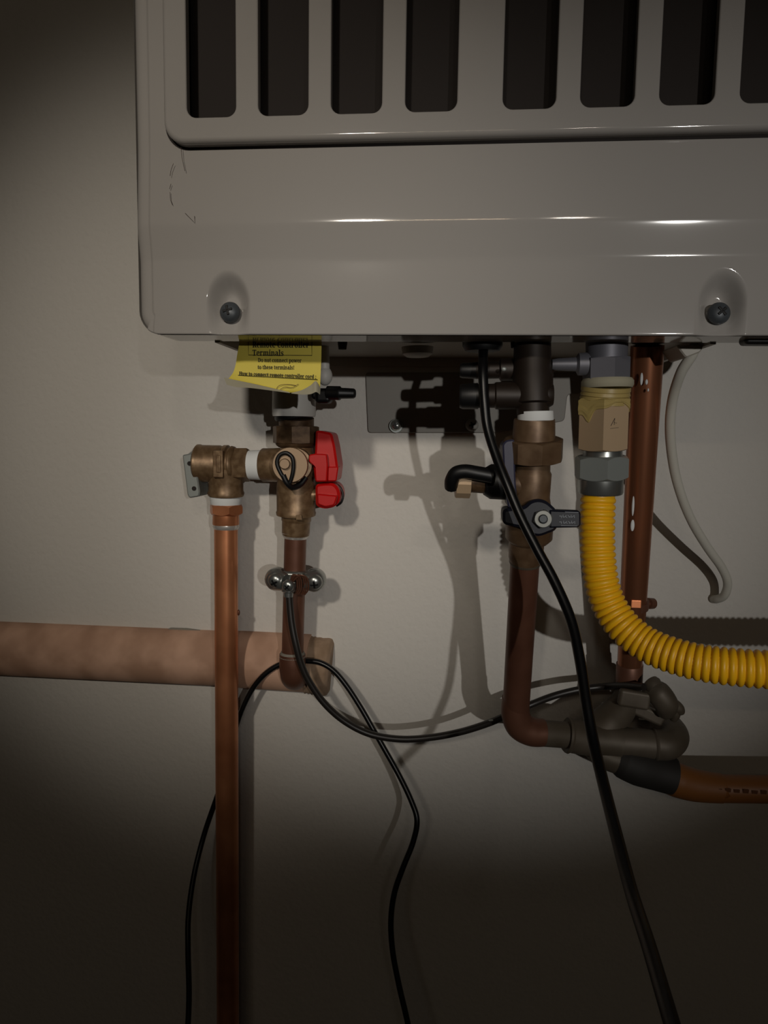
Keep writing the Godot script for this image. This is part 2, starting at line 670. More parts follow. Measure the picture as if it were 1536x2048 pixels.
func heater() -> void:
	var h := thing("water_heater", "cream enamelled tankless water heater mounted on the wall above the pipes", "water heater", Vector3(CX, BOTTOM, 0.0))
	# the cover, with an opening for the louvre panel
	var xs := []
	var ys := []
	for k in 15:
		var e := 0.0085 * (1.0 - cos(PI / 2 * k / 14.0))
		var ey := 0.0012 * (1.0 - cos(PI / 2 * k / 14.0))
		ys.append(BOTTOM + ey)
		xs.append(CX - HALF + e)
		xs.append(CX + HALF - e)
		ys.append(BOTTOM + e)
		ys.append(TOP - e)
	for k in range(1, 12):
		xs.append(CX - HALF + 0.0085 + k * 0.0007)
		xs.append(CX + HALF - 0.0085 - k * 0.0007)
	for s in [SCREW_L, SCREW_R]:
		for k in range(-24, 25):
			xs.append(s.x + k * 0.0011)
	for k in 40:
		xs.append(CX + (k - 19.5) * 0.0115)
	for k in range(1, 46):
		ys.append(BOTTOM + 0.0085 + k * 0.00125)
	for k in 60:
		ys.append(0.1150 + k * 0.00055)
	for k in 10:
		ys.append(0.152 + k * 0.004)
	var gx0 := -0.2030
	var gx1 := 2.0 * CX - gx0
	var gy0 := 0.1958
	var gy1 := 0.562
	xs.append(gx0)
	xs.append(gx1)
	ys.append(gy0)
	ys.append(gy1)
	for k in 20:
		ys.append(gy0 + k * 0.0195)
		if k < 12:
			xs.append(gx0 + 0.0016 * k)
			xs.append(gx1 - 0.0016 * k)
			ys.append(gy0 + 0.0016 * k)
	for k in 5:
		ys.append(0.575 + k * 0.012)
	xs.sort()
	ys.sort()
	var px := dedupe(xs)
	var py := dedupe(ys)
	var grid := []
	for y in py:
		var row := []
		for x in px:
			var m := corner_map(x, y)
			var eps := 0.0003
			var nrm := Vector3(face_z(x - eps, y) - face_z(x + eps, y), face_z(x, y - eps) - face_z(x, y + eps), 2.0 * eps).normalized()
			row.append([Vector3(m.x, m.y, face_z(x, y)), nrm])
		grid.append(row)
	var st := begin()
	for j in py.size() - 1:
		for i in px.size() - 1:
			var cx: float = (px[i] + px[i + 1]) * 0.5
			var cy: float = (py[j] + py[j + 1]) * 0.5
			if cx > gx0 and cx < gx1 and cy > gy0 and cy < gy1:
				# keep the rounded corners of the opening filled
				var qa := maxf(absf(cx - CX) - (CX - gx0 - 0.0165), 0.0)
				var qb := maxf((gy0 + 0.0165) - cy, 0.0)
				if qa * qa + qb * qb < 0.0165 * 0.0165:
					continue
			var a = grid[j][i]
			var b = grid[j][i + 1]
			var c = grid[j + 1][i + 1]
			var d = grid[j + 1][i]
			quad(st, a[0], b[0], c[0], d[0], a[1], b[1], c[1], d[1])
	# the turned-back rim of the cover
	var edge := rrect(CX - HALF, BOTTOM, CX + HALF, TOP, 0.017)
	for i in edge.size():
		var j := (i + 1) % edge.size()
		var n := Vector3(edge[j].y - edge[i].y, edge[i].x - edge[j].x, 0).normalized()
		quad(st, Vector3(edge[i].x, edge[i].y, 0.196), Vector3(edge[j].x, edge[j].y, 0.196), Vector3(edge[j].x, edge[j].y, 0.2312), Vector3(edge[i].x, edge[i].y, 0.2312), n, n, n, n)
		var inn := Vector2(CX, 0.35)
		var pi2 := edge[i].lerp(inn, 0.06)
		var pj := edge[j].lerp(inn, 0.06)
		var bk := Vector3(0, 0, -1)
		quad(st, Vector3(edge[i].x, edge[i].y, 0.196), Vector3(edge[j].x, edge[j].y, 0.196), Vector3(pj.x, pj.y, 0.196), Vector3(pi2.x, pi2.y, 0.196), bk, bk, bk, bk)
	obj("cover", st, mats.enamel, h)
	louvre_panel(h)
	# case behind the cover with a recessed underside
	st = begin()
	var bx0 := -0.186
	var bx1 := 0.1835
	box(st, Vector3(bx0, 0.076, 0.0), Vector3(bx1, 0.60, 0.20))
	box(st, Vector3(bx0, 0.067, 0.0), Vector3(bx0 + 0.004, 0.076, 0.196))
	box(st, Vector3(bx1 - 0.004, 0.067, 0.0), Vector3(bx1, 0.076, 0.196))
	box(st, Vector3(bx0 + 0.004, 0.067, 0.0), Vector3(bx1 - 0.004, 0.076, 0.004))
	obj("case", st, mats.body_paint, h)
	st = begin()
	slab(st, rounded(PackedVector2Array([Vector2(0.1602, 0.0682), Vector2(0.1802, 0.0683), Vector2(0.1784, 0.0632), Vector2(0.1679, 0.0588)]), 0.002), 0.14, 0.18, 0.001)
	obj("side_lip", st, mats.body_paint, h)
	# bits on the underside
	st = begin()
	turned(st, Vector3(0.0175, 0.0708, 0.1850), Vector3(0.0177, 0.0627, 0.1850), [Vector2(0, 0.01507), Vector2(0.55, 0.01507), Vector2(1, 0.01281)])
	obj("grommet", st, mats.black_rubber, h)
	st = begin()
	turned(st, Vector3(0.0409, 0.0709, 0.1850), Vector3(0.0411, 0.0650, 0.1850), [Vector2(0, 0.00264), Vector2(1, 0.00226)], 20)
	obj("stop_pin", st, mats.black_rubber, h)
	st = begin()
	turned(st, Vector3(-0.0929, 0.0721, 0.1600), Vector3(-0.0929, 0.0662, 0.1600), [Vector2(0, 0.00401), Vector2(1, 0.00320)], 20)
	obj("plug", st, mats.inside_dark, h)
	st = begin()
	turned(st, Vector3(-0.0344, 0.0718, 0.1300), Vector3(-0.0342, 0.0636, 0.1300), [Vector2(0, 0.01334), Vector2(0.7, 0.01251), Vector2(1, 0.00917)])
	obj("drain_boss", st, mats.body_paint, h)
	st = begin()
	rbox(st, at_point(Vector3(0.2089, 0.0676, 0.2100)), Vector3(0.026, 0.006, 0.014), 0.0028)
	obj("rubber_foot", st, mats.black_rubber, h)
	st = begin()
	ball(st, Vector3(-0.1186, 0.0500, 0.0950), Vector3(0.00671, 0.00849, 0.007))
	turned(st, Vector3(-0.1196, 0.0772, 0.0950), Vector3(-0.1186, 0.0500, 0.0950), [Vector2(0, 0.0045), Vector2(1, 0.0045)], 16)
	obj("white_cap", st, mats.white_plastic, h, "round white plastic cap")
	# the steel bracket below the case
	st = begin()
	slab(st, rounded(PackedVector2Array([Vector2(-0.0937, 0.0610), Vector2(0.1216, 0.0625), Vector2(0.1225, 0.0422), Vector2(0.1081, 0.0410), Vector2(0.1062, 0.0146), Vector2(0.0355, 0.0018), Vector2(-0.0904, -0.0001)]), 0.004), 0.0003, 0.0030, 0.0008)
	var br := obj("mounting_bracket", st, mats.bracket_paint, h)
	cross_screw("bracket_screw", Vector3(-0.0611, 0.0083, 0.0100), Vector3(0, 0.05, 1), 0.00554, mats.steel, br, "shiny round-headed screw")
	st = begin()
	turned(st, Vector3(-0.0615, 0.0074, 0.0055), Vector3(-0.0613, 0.0073, 0.0075), [Vector2(0, 0.00708), Vector2(1, 0.00658)])
	obj("washer", st, mats.zinc, br)
	cross_screw("bracket_screw", Vector3(0.0149, 0.0094, 0.0070), Vector3(0, 0, 1), 0.00648, mats.bracket_paint, br, "painted screw")
	# cover screws
	for s in [[SCREW_L, "grey cross-head screw in the left recess", 0.25], [SCREW_R, "grey cross-head screw in the right recess", 0.7]]:
		cross_screw("cover_screw", Vector3(s[0].x, s[0].y, 0.2318), Vector3(-0.10 if s[0].x < 0.0 else 0.12, 0.18, 1), 0.00739, mats.screw_grey, h, s[1], s[2])
	# fine dark scratches on the enamel
	for path in [[Vector3(-0.1997, 0.1833, 0.2398), Vector3(-0.2015, 0.1790, 0.2398), Vector3(-0.2023, 0.1750, 0.2398)], [Vector3(-0.2017, 0.1697, 0.2398), Vector3(-0.2028, 0.1664, 0.2398)], [Vector3(-0.2025, 0.1643, 0.2398), Vector3(-0.2022, 0.1590, 0.2398), Vector3(-0.2008, 0.1556, 0.2398)], [Vector3(-0.1919, 0.1501, 0.2398), Vector3(-0.1884, 0.1467, 0.2398), Vector3(-0.1849, 0.1433, 0.2398), Vector3(-0.1852, 0.1480, 0.2398)], [Vector3(-0.1942, 0.1940, 0.2398), Vector3(-0.1936, 0.1871, 0.2398), Vector3(-0.1916, 0.1781, 0.2398)]]:
		st = begin()
		tube(st, path, [0.00015], 6)
		obj("scratch", st, mats.mark_dark, h)


func dedupe(a: Array) -> Array:
	var out := [a[0]]
	for v in a:
		if v - out[-1] > 0.00008:
			out.append(v)
	return out


func louvre_panel(h: Node3D) -> void:
	var zf := 0.2462
	var bev := 0.0035
	var outer := rrect(-0.2043, 0.1945, 2.0 * CX + 0.2043, 0.5635, 0.0150, 10)
	var holes := []
	for k in 8:
		var c: float = CX + (0.0318 + 0.0494 * (k - 4)) if k >= 4 else CX - (0.0318 + 0.0494 * (3 - k))
		holes.append(rrect(c - 0.0170, 0.2106, c + 0.0170, 0.535, 0.0065, 6))
	var st := begin()
	var n3 := Vector3(0, 0, 1)
	# rolled outer edge and rolled edges of the slots
	var loops := [[outer, 1.0, 0.2250]]
	for q in holes:
		loops.append([q, -1.0, 0.2400])
	var front := []
	for l in loops:
		var p := ccw(l[0])
		var b: float = bev if l[1] > 0.0 else 0.0012
		var rings := []
		for k in 6:
			var t := PI / 2 * k / 5.0
			rings.append([inset(p, l[1] * b * (1.0 - cos(t))), zf - b + b * sin(t), t])
		for i in p.size():
			var j := (i + 1) % p.size()
			var ni: Vector2 = (p[i] - inset(p, 0.001)[i]).normalized() * l[1]
			var nj: Vector2 = (p[j] - inset(p, 0.001)[j]).normalized() * l[1]
			var vi := Vector3(ni.x, ni.y, 0)
			var vj := Vector3(nj.x, nj.y, 0)
			quad(st, Vector3(p[i].x, p[i].y, l[2]), Vector3(p[j].x, p[j].y, l[2]), Vector3(p[j].x, p[j].y, zf - b), Vector3(p[i].x, p[i].y, zf - b), vi, vj, vj, vi)
			for k in 5:
				var a = rings[k]
				var c = rings[k + 1]
				var ca := cos(a[2])
				var sa := sin(a[2])
				var cc := cos(c[2])
				var sc := sin(c[2])
				quad(st, Vector3(a[0][i].x, a[0][i].y, a[1]), Vector3(a[0][j].x, a[0][j].y, a[1]), Vector3(c[0][j].x, c[0][j].y, c[1]), Vector3(c[0][i].x, c[0][i].y, c[1]),
					vi * ca + n3 * sa, vj * ca + n3 * sa, vj * cc + n3 * sc, vi * cc + n3 * sc)
		front.append(rings[5][0])
	# flat front, cut into cells that each hold half a slot
	var cuts := [-1.0]
	for k in 7:
		cuts.append((front[k + 1][0].x + front[k + 2][0].x) * 0.5 - 0.012)
	cuts.append(1.0)
	for k in 8:
		for half in [[0.0, 0.37], [0.37, 1.0]]:
			var cell := PackedVector2Array([Vector2(cuts[k], half[0]), Vector2(cuts[k + 1], half[0]), Vector2(cuts[k + 1], half[1]), Vector2(cuts[k], half[1])])
			for piece in Geometry2D.intersect_polygons(cell, front[0]):
				for rest in Geometry2D.clip_polygons(piece, front[k + 1]):
					var t := Geometry2D.triangulate_polygon(rest)
					for i in range(0, t.size(), 3):
						var a: Vector2 = rest[t[i]]
						var b: Vector2 = rest[t[i + 1]]
						var c: Vector2 = rest[t[i + 2]]
						tri(st, Vector3(a.x, a.y, zf), Vector3(b.x, b.y, zf), Vector3(c.x, c.y, zf), n3, n3, n3)
	var panel := obj("louvre_panel", st, mats.enamel, h)
	# the dark gap round the panel
	st = begin()
	var gap := rrect(-0.2062, 0.1928, 2.0 * CX + 0.2062, 0.5652, 0.0166, 10)
	for i in gap.size():
		var j := (i + 1) % gap.size()
		var a := outer[i]
		var b := outer[j]
		for e in [[0.2368, 0.0], [0.2368, 0.0026]]:
			if e[1] == 0.0:
				quad(st, Vector3(gap[i].x, gap[i].y, e[0]), Vector3(gap[j].x, gap[j].y, e[0]), Vector3(b.x, b.y, e[0]), Vector3(a.x, a.y, e[0]), n3, n3, n3, n3)
			else:
				var o := Vector3(gap[j].y - gap[i].y, gap[i].x - gap[j].x, 0).normalized()
				quad(st, Vector3(gap[i].x, gap[i].y, e[0]), Vector3(gap[j].x, gap[j].y, e[0]), Vector3(gap[j].x, gap[j].y, e[0] - e[1]), Vector3(gap[i].x, gap[i].y, e[0] - e[1]), o, o, o, o)
	obj("seam", st, mats.inside_dark, panel)
	st = begin()
	box(st, Vector3(-0.2050, 0.1938, 0.201), Vector3(2.0 * CX + 0.2050, 0.5640, 0.226))
	obj("dark_backing", st, mats.inside_dark, panel)


# ------------------------------------------------------------------ pipes on the left
func insulated_run() -> void:
	var t := thing("insulated_pipe", "pinkish tan insulated pipe running along the wall to the left", "pipe", Vector3(-0.3139, -0.2347, 0.0300))
	var a := Vector3(-0.1309, -0.2438, 0.0000)
	var st := begin()
	tube(st, [Vector3(-1.0, a.y, 0.0), Vector3(-0.2241, a.y, 0.0)], [0.0300], 48)
	obj("insulation_sleeve", st, mats.tan_sleeve, t)
	st = begin()
	var x0 := -0.2241
	var x1 := -0.1487
	taper(st, [Vector3(x0, a.y, 0.0), Vector3(x0 + 0.002, a.y, 0.0), Vector3(x1, a.y - 0.001, 0.0)], [0.0298, 0.0308, 0.0312], 48, 6)
	obj("insulation_sleeve", st, mats.tan_sleeve, t)
	st = begin()
	var pts := []
	var rs := []
	var rng := RandomNumberGenerator.new()
	rng.seed = 4
	for k in 13:
		pts.append(Vector3(lerpf(x1 - 0.002, -0.1260, k / 12.0), a.y - 0.0025 - 0.002 * k / 12.0, 0.0))
		rs.append(0.0305 + rng.randf_range(-0.0008, 0.0008) - (0.004 if k == 12 else 0.0) - (0.0012 if k == 11 else 0.0))
	tube(st, pts, rs, 40)
	obj("sleeve_end", st, mats.tan_end, t, "greyish rough end of the tan sleeve")
	st = begin()
	slab(st, rounded(PackedVector2Array([Vector2(-0.3146, -0.2193), Vector2(-0.3033, -0.2127), Vector2(-0.2844, -0.2125), Vector2(-0.2678, -0.2140), Vector2(-0.2690, -0.2218), Vector2(-0.2968, -0.2224), Vector2(-0.3079, -0.2212)]), 0.002), 0.0002, 0.0032, 0.001)
	var caulk := obj("torn_paint", st, mats.plaster_grey, t)
	caulk.set_meta("label", "grey torn paint above the sleeve")


func discharge_pipe() -> void:
	var t := thing("discharge_pipe", "straight copper pipe dropping from the relief valve with the grey lever", "pipe", Vector3(-0.2271, -0.3244, 0.0500))
	var z := 0.075
	var st := begin()
	var top := Vector3(-0.2248, -0.0936, 0.0500)
	var low := Vector3(-0.2294, -1.3, 0.050)
	tube(st, [top, low], [0.01161], 40)
	obj("pipe", st, mats.copper, t)
	st = begin()
	turned(st, Vector3(-0.2247, -0.0916, 0.0500), Vector3(-0.2248, -0.0966, 0.0500), [Vector2(0, 0.01260), Vector2(0.5, 0.01310), Vector2(1, 0.01166)])
	obj("solder_ring", st, mats.solder, t)
	st = begin()
	turned(st, Vector3(-0.2247, -0.0797, 0.0500), Vector3(-0.2248, -0.0926, 0.0500), [Vector2(0, 0.01285), Vector2(0.9, 0.01310), Vector2(1, 0.01260)])
	var ad := obj("male_adapter", st, mats.copper, t)
	st = begin()
	nut(st, Vector3(-0.2243, -0.0718, 0.0500), Vector3(-0.2244, -0.0822, 0.0500), 0.01455, 0.06, 0.9)
	obj("adapter_nut", st, mats.copper, ad)
	st = begin()
	turned(st, Vector3(-0.2245, -0.0629, 0.0500), Vector3(-0.2246, -0.0728, 0.0500), [Vector2(0, 0.01576), Vector2(0.15, 0.01601), Vector2(0.5, 0.01527), Vector2(0.85, 0.01502), Vector2(1, 0.01428)])
	obj("thread_tape", st, mats.ptfe_tape, t, "white thread tape")
	st = begin()
	ball(st, Vector3(-0.2135, -0.1812, 0.0470), Vector3(0.0016, 0.003, 0.0016), 10)
	obj("solder_drip", st, mats.old_copper, t)


func hot_pipe() -> void:
	var t := thing("hot_water_pipe", "short copper pipe from the red-handled valve down to the tan sleeve", "pipe", Vector3(-0.1589, -0.2577, 0.0350))
	var st := begin()
	tube(st, [Vector3(-0.1549, -0.1006, 0.0500), Vector3(-0.1588, -0.2242, 0.0450)], [0.01081], 36)
	obj("pipe", st, mats.old_copper, t)
	st = begin()
	turned(st, Vector3(-0.1547, -0.0986, 0.0500), Vector3(-0.1549, -0.1041, 0.0500), [Vector2(0, 0.01376), Vector2(0.5, 0.01302), Vector2(1, 0.01096)])
	obj("solder_ring", st, mats.solder, t)
	st = begin()
	taper(st, [Vector3(-0.1588, -0.2221, 0.0450), Vector3(-0.1588, -0.2335, 0.0450), Vector3(-0.1584, -0.2433, 0.0420), Vector3(-0.1598, -0.2507, 0.0310), Vector3(-0.1619, -0.2537, 0.0190)], [0.01296, 0.01321, 0.01346, 0.01346, 0.01346], 32, 8)
	obj("elbow", st, mats.old_copper, t)
	st = begin()
	turned(st, Vector3(-0.1588, -0.2196, 0.0450), Vector3(-0.1588, -0.2247, 0.0450), [Vector2(0, 0.01147), Vector2(0.6, 0.01272), Vector2(1, 0.01321)])
	obj("solder_ring", st, mats.plaster_grey, t)


func outlet_socket() -> void:
	var t := thing("outlet_socket", "white plastic outlet socket above the red-handled brass valve", "pipe fitting", Vector3(-0.1545, 0.0300, 0.0600))
	var st := begin()
	var r := 0.02063
	turned(st, Vector3(-0.1545, 0.0755, 0.060), Vector3(-0.1544, 0.0144, 0.0600), [Vector2(0, r * 0.97), Vector2(0.85, r), Vector2(0.97, r), Vector2(1, r * 0.97)])
	obj("socket", st, mats.white_plastic, t)
	st = begin()
	turned(st, Vector3(-0.1544, 0.0159, 0.0600), Vector3(-0.1539, 0.0116, 0.0600), [Vector2(0, r * 0.9), Vector2(0.7, r * 0.9), Vector2(1, r * 0.84)])
	obj("gasket", st, mats.black_rubber, t, "black gasket under the white socket")


func hot_valve() -> void:
	var t := thing("service_valve", "aged brass service valve with two red handles under the white socket", "valve", Vector3(-0.1544, -0.0464, 0.0530))
	var st := begin()
	turned(st, Vector3(-0.1527, 0.0131, 0.0570), Vector3(-0.1531, 0.0017, 0.0550), [Vector2(0, 0.01677), Vector2(1, 0.01677)])
	turned(st, Vector3(-0.1535, -0.0097, 0.0550), Vector3(-0.1535, -0.0150, 0.0550), [Vector2(0, 0.02013), Vector2(0.6, 0.01917), Vector2(1, 0.01629)])
	var u := obj("union_tail", st, mats.dark_brass, t)
	st = begin()
	nut(st, Vector3(-0.1536, 0.0055, 0.0550), Vector3(-0.1535, -0.0112, 0.0550), 0.02061, 0.35, 0.3, 8)
	obj("union_nut", st, mats.dark_brass, t)
	# the cast body: upright barrel, shoulder and solder cup
	st = begin()
	var a := Vector3(-0.1530, -0.0126, 0.0550)
	var b := Vector3(-0.1542, -0.0808, 0.0510)
	turned(st, a, b, [Vector2(0, 0.01539), Vector2(0.1, 0.01635), Vector2(0.3, 0.01828), Vector2(0.52, 0.01828), Vector2(0.62, 0.01900), Vector2(0.94, 0.01876), Vector2(0.96, 0.01948), Vector2(1, 0.01900)])
	turned(st, Vector3(-0.1537, -0.0798, 0.0510), Vector3(-0.1540, -0.0876, 0.0510), [Vector2(0, 0.01457), Vector2(0.8, 0.01457), Vector2(1, 0.01360)])
	turned(st, Vector3(-0.1540, -0.0857, 0.0510), Vector3(-0.1547, -0.1006, 0.0500), [Vector2(0, 0.01385), Vector2(0.9, 0.01360), Vector2(1, 0.01312)])
	rbox(st, at_point(Vector3(-0.1474, -0.0810, 0.0690)), Vector3(0.006, 0.005, 0.003), 0.0008)
	obj("body", st, mats.brass, t)
	# raised letters on the casting, worn beyond reading
	st = begin()
	for q in [Vector3(-0.1521, -0.0658, 0.0695), Vector3(-0.1521, -0.0682, 0.0695), Vector3(-0.1517, -0.0710, 0.0694)]:
		rbox(st, at_point(q, 0.5), Vector3(0.0045, 0.0009, 0.0008), 0.0003, 1)
		rbox(st, at_point(q, -0.7), Vector3(0.003, 0.0009, 0.0008), 0.0003, 1)
	obj("casting_mark", st, mats.brass, t)
	# side arm
	st = begin()
	turned(st, Vector3(-0.1608, -0.0320, 0.0550), Vector3(-0.1875, -0.0325, 0.0530), [Vector2(0, 0.01693), Vector2(0.55, 0.01620), Vector2(0.95, 0.01620), Vector2(1, 0.01499)])
	obj("side_arm", st, mats.brass, t)
	# drain port that faces the room
	st = begin()
	turned(st, Vector3(-0.1529, -0.0316, 0.0600), Vector3(-0.1494, -0.0308, 0.0780), [Vector2(0, 0.01687), Vector2(0.8, 0.01687), Vector2(1, 0.01546)])
	var port := obj("drain_port", st, mats.brass, t)
	st = begin()
	turned(st, Vector3(-0.1532, -0.0309, 0.0780), Vector3(-0.1512, -0.0303, 0.0910), [Vector2(0, 0.01500), Vector2(0.2, 0.01640), Vector2(0.85, 0.01640), Vector2(1, 0.01570)])
	turned(st, Vector3(-0.1561, -0.0295, 0.0900), Vector3(-0.1550, -0.0292, 0.0965), [Vector2(0, 0.00515), Vector2(0.8, 0.00492), Vector2(1, 0.00422)])
	var cap := obj("drain_cap", st, mats.worn_brass, port)
	cap.set_meta("label", "paler round brass cap")
	st = begin()
	var loop := [Vector3(-0.1548, -0.0207, 0.0935), Vector3(-0.1483, -0.0256, 0.0935), Vector3(-0.1489, -0.0338, 0.0930), Vector3(-0.1526, -0.0430, 0.0930), Vector3(-0.1498, -0.0495, 0.0910), Vector3(-0.1461, -0.0456, 0.0930), Vector3(-0.1489, -0.0365, 0.0930), Vector3(-0.1600, -0.0368, 0.0930), Vector3(-0.1633, -0.0286, 0.0930), Vector3(-0.1608, -0.0222, 0.0935), Vector3(-0.1548, -0.0202, 0.0935)]
	tube(st, smooth_path([Vector3(-0.1545, -0.0449, 0.0925), Vector3(-0.1595, -0.0372, 0.0933), Vector3(-0.1627, -0.0286, 0.0935), Vector3(-0.1604, -0.0217, 0.0935), Vector3(-0.1543, -0.0193, 0.0935), Vector3(-0.1488, -0.0229, 0.0935), Vector3(-0.1475, -0.0301, 0.0930), Vector3(-0.1485, -0.0384, 0.0925), Vector3(-0.1510, -0.0467, 0.0915)], 8), [0.0019], 12)
	tube(st, smooth_path([Vector3(-0.1573, -0.0395, 0.0925), Vector3(-0.1538, -0.0468, 0.0915), Vector3(-0.1497, -0.0512, 0.0870), Vector3(-0.1440, -0.0491, 0.0810), Vector3(-0.1391, -0.0423, 0.0770)], 8), [0.0026], 12)
	obj("cap_strap", st, mats.black_rubber, port)
	# stems and the two red handles
	st = begin()
	turned(st, Vector3(-0.1462, -0.0364, 0.0570), Vector3(-0.1293, -0.0360, 0.0590), [Vector2(0, 0.00770), Vector2(1, 0.00722)])
	turned(st, Vector3(-0.1465, -0.0607, 0.0550), Vector3(-0.1274, -0.0602, 0.0550), [Vector2(0, 0.00674), Vector2(0.5, 0.00626), Vector2(1, 0.00433)])
	obj("stem", st, mats.brass, t)
	st = begin()
	slab(st, rounded(PackedVector2Array([Vector2(-0.1308, 0.0006), Vector2(-0.1279, 0.0016), Vector2(-0.1155, -0.0006), Vector2(-0.1125, -0.0127), Vector2(-0.1095, -0.0315), Vector2(-0.1113, -0.0457), Vector2(-0.1310, -0.0466), Vector2(-0.1330, -0.0310), Vector2(-0.1311, -0.0168)]), 0.003, 4), 0.0430, 0.0750, 0.002)
	var h := obj("handle", st, mats.red_plastic, t, "upper red lever handle")
	st = begin()
	slab(st, rounded(PackedVector2Array([Vector2(-0.1354, -0.0209), Vector2(-0.1292, -0.0198), Vector2(-0.1188, -0.0201), Vector2(-0.1178, -0.0303), Vector2(-0.1187, -0.0453), Vector2(-0.1291, -0.0455), Vector2(-0.1301, -0.0324), Vector2(-0.1358, -0.0269)]), 0.0016, 3), 0.0650, 0.0820, 0.001)
	slab(st, rounded(PackedVector2Array([Vector2(-0.1183, -0.0317), Vector2(-0.1084, -0.0315), Vector2(-0.1102, -0.0451), Vector2(-0.1187, -0.0453)]), 0.0016, 3), 0.0650, 0.0785, 0.001)
	obj("hub", st, mats.red_plastic, h)
	st = begin()
	slab(st, rounded(PackedVector2Array([Vector2(-0.1314, -0.0490), Vector2(-0.1233, -0.0474), Vector2(-0.1142, -0.0472), Vector2(-0.1093, -0.0514), Vector2(-0.1074, -0.0580), Vector2(-0.1087, -0.0656), Vector2(-0.1135, -0.0701), Vector2(-0.1221, -0.0722), Vector2(-0.1309, -0.0695)]), 0.004, 5), 0.0410, 0.0730, 0.0025)
	slab(st, rounded(PackedVector2Array([Vector2(-0.1285, -0.0572), Vector2(-0.1091, -0.0586), Vector2(-0.1119, -0.0676), Vector2(-0.1204, -0.0697), Vector2(-0.1280, -0.0671)]), 0.002, 4), 0.0650, 0.0780, 0.0012)
	obj("handle", st, mats.red_plastic, t, "lower red drain handle")
	st = begin()
	tube(st, smooth_path([Vector3(-0.1135, -0.0490, 0.0600), Vector3(-0.1090, -0.0526, 0.0610), Vector3(-0.1064, -0.0592, 0.0620), Vector3(-0.1078, -0.0659, 0.0620), Vector3(-0.1127, -0.0699, 0.0610)], 8), [0.0011], 10)
	obj("tether_ring", st, mats.black_rubber, t)


func relief_valve() -> void:
	var t := thing("relief_valve", "brass pressure relief valve with a grey tilting test lever", "valve", Vector3(-0.2244, -0.0381, 0.0530))
	var st := begin()
	var r := 0.01881
	turned(st, Vector3(-0.2530, -0.0323, 0.0530), Vector3(-0.2263, -0.0323, 0.0530), [Vector2(0, r * 0.9), Vector2(0.06, r * 1.0), Vector2(0.16, r * 1.0), Vector2(0.2, r * 0.965), Vector2(0.9, r * 0.965), Vector2(1, r * 0.9)])
	turned(st, Vector3(-0.2263, -0.0323, 0.0530), Vector3(-0.2133, -0.0321, 0.0530), [Vector2(0, r * 0.72), Vector2(0.12, r * 0.98), Vector2(0.42, r * 0.98), Vector2(0.5, r * 0.86), Vector2(0.62, r * 0.86), Vector2(0.7, r * 0.94), Vector2(0.9, r * 0.9), Vector2(1, r * 0.8)])
	turned(st, Vector3(-0.2237, -0.0357, 0.0520), Vector3(-0.2245, -0.0634, 0.0500), [Vector2(0, 0.01768), Vector2(0.5, 0.01670), Vector2(0.82, 0.01694), Vector2(0.9, 0.01792), Vector2(1, 0.01743)])
	obj("body", st, mats.brass, t)
	st = begin()
	rbox(st, at_point(Vector3(-0.2254, -0.0316, 0.0695)), Vector3(0.01008, 0.02592, 0.005), 0.001)
	rbox(st, at_point(Vector3(-0.2246, -0.0316, 0.0705)), Vector3(0.00432, 0.01632, 0.005), 0.0008)
	obj("name_pad", st, mats.brass, t, "blank raised pad on the casting")
	st = begin()
	nut(st, Vector3(-0.2148, -0.0331, 0.0530), Vector3(-0.1999, -0.0328, 0.0530), 0.01460, 0.2, 0.7)
	obj("inlet_nut", st, mats.brass, t)
	st = begin()
	turned(st, Vector3(-0.2034, -0.0328, 0.0530), Vector3(-0.1835, -0.0325, 0.0530), [Vector2(0, 0.01215), Vector2(0.06, 0.01410), Vector2(0.5, 0.01434), Vector2(0.9, 0.01483), Vector2(1, 0.01361)])
	obj("thread_tape", st, mats.ptfe_tape, t, "torn white thread tape")
	st = begin()
	turned(st, Vector3(-0.2580, -0.0339, 0.0530), Vector3(-0.2520, -0.0328, 0.0530), [Vector2(0, r * 0.62), Vector2(0.7, r * 0.72), Vector2(1, r * 0.8)])
	var w := obj("cap_washer", st, mats.zinc, t)
	# the lever: a folded strip, seen nearly edge on
	st = begin()
	slab(st, rounded(PackedVector2Array([Vector2(-0.2620, -0.0238), Vector2(-0.2520, -0.0217), Vector2(-0.2501, -0.0246), Vector2(-0.2450, -0.0592), Vector2(-0.2461, -0.0636), Vector2(-0.2556, -0.0653), Vector2(-0.2575, -0.0624)]), 0.0016, 3), 0.0390, 0.0670, 0.0012)
	var lev := obj("test_lever", st, mats.zinc, t, "grey metal test lever")
	st = begin()
	for q in [Vector3(-0.2548, -0.0318, 0.0673), Vector3(-0.2506, -0.0558, 0.0673)]:
		turned(st, q - Vector3(0, 0, 0.001), q + Vector3(0, 0, 0.0002), [Vector2(0, 0.0022), Vector2(1, 0.0022)], 16)
	obj("lever_hole", st, mats.inside_dark, lev)
	st = begin()
	rbox(st, at_point(Vector3(-0.2519, -0.0309, 0.0630), 0.14), Vector3(0.004, 0.017, 0.006), 0.001)
	obj("lever_ear", st, mats.steel, lev)


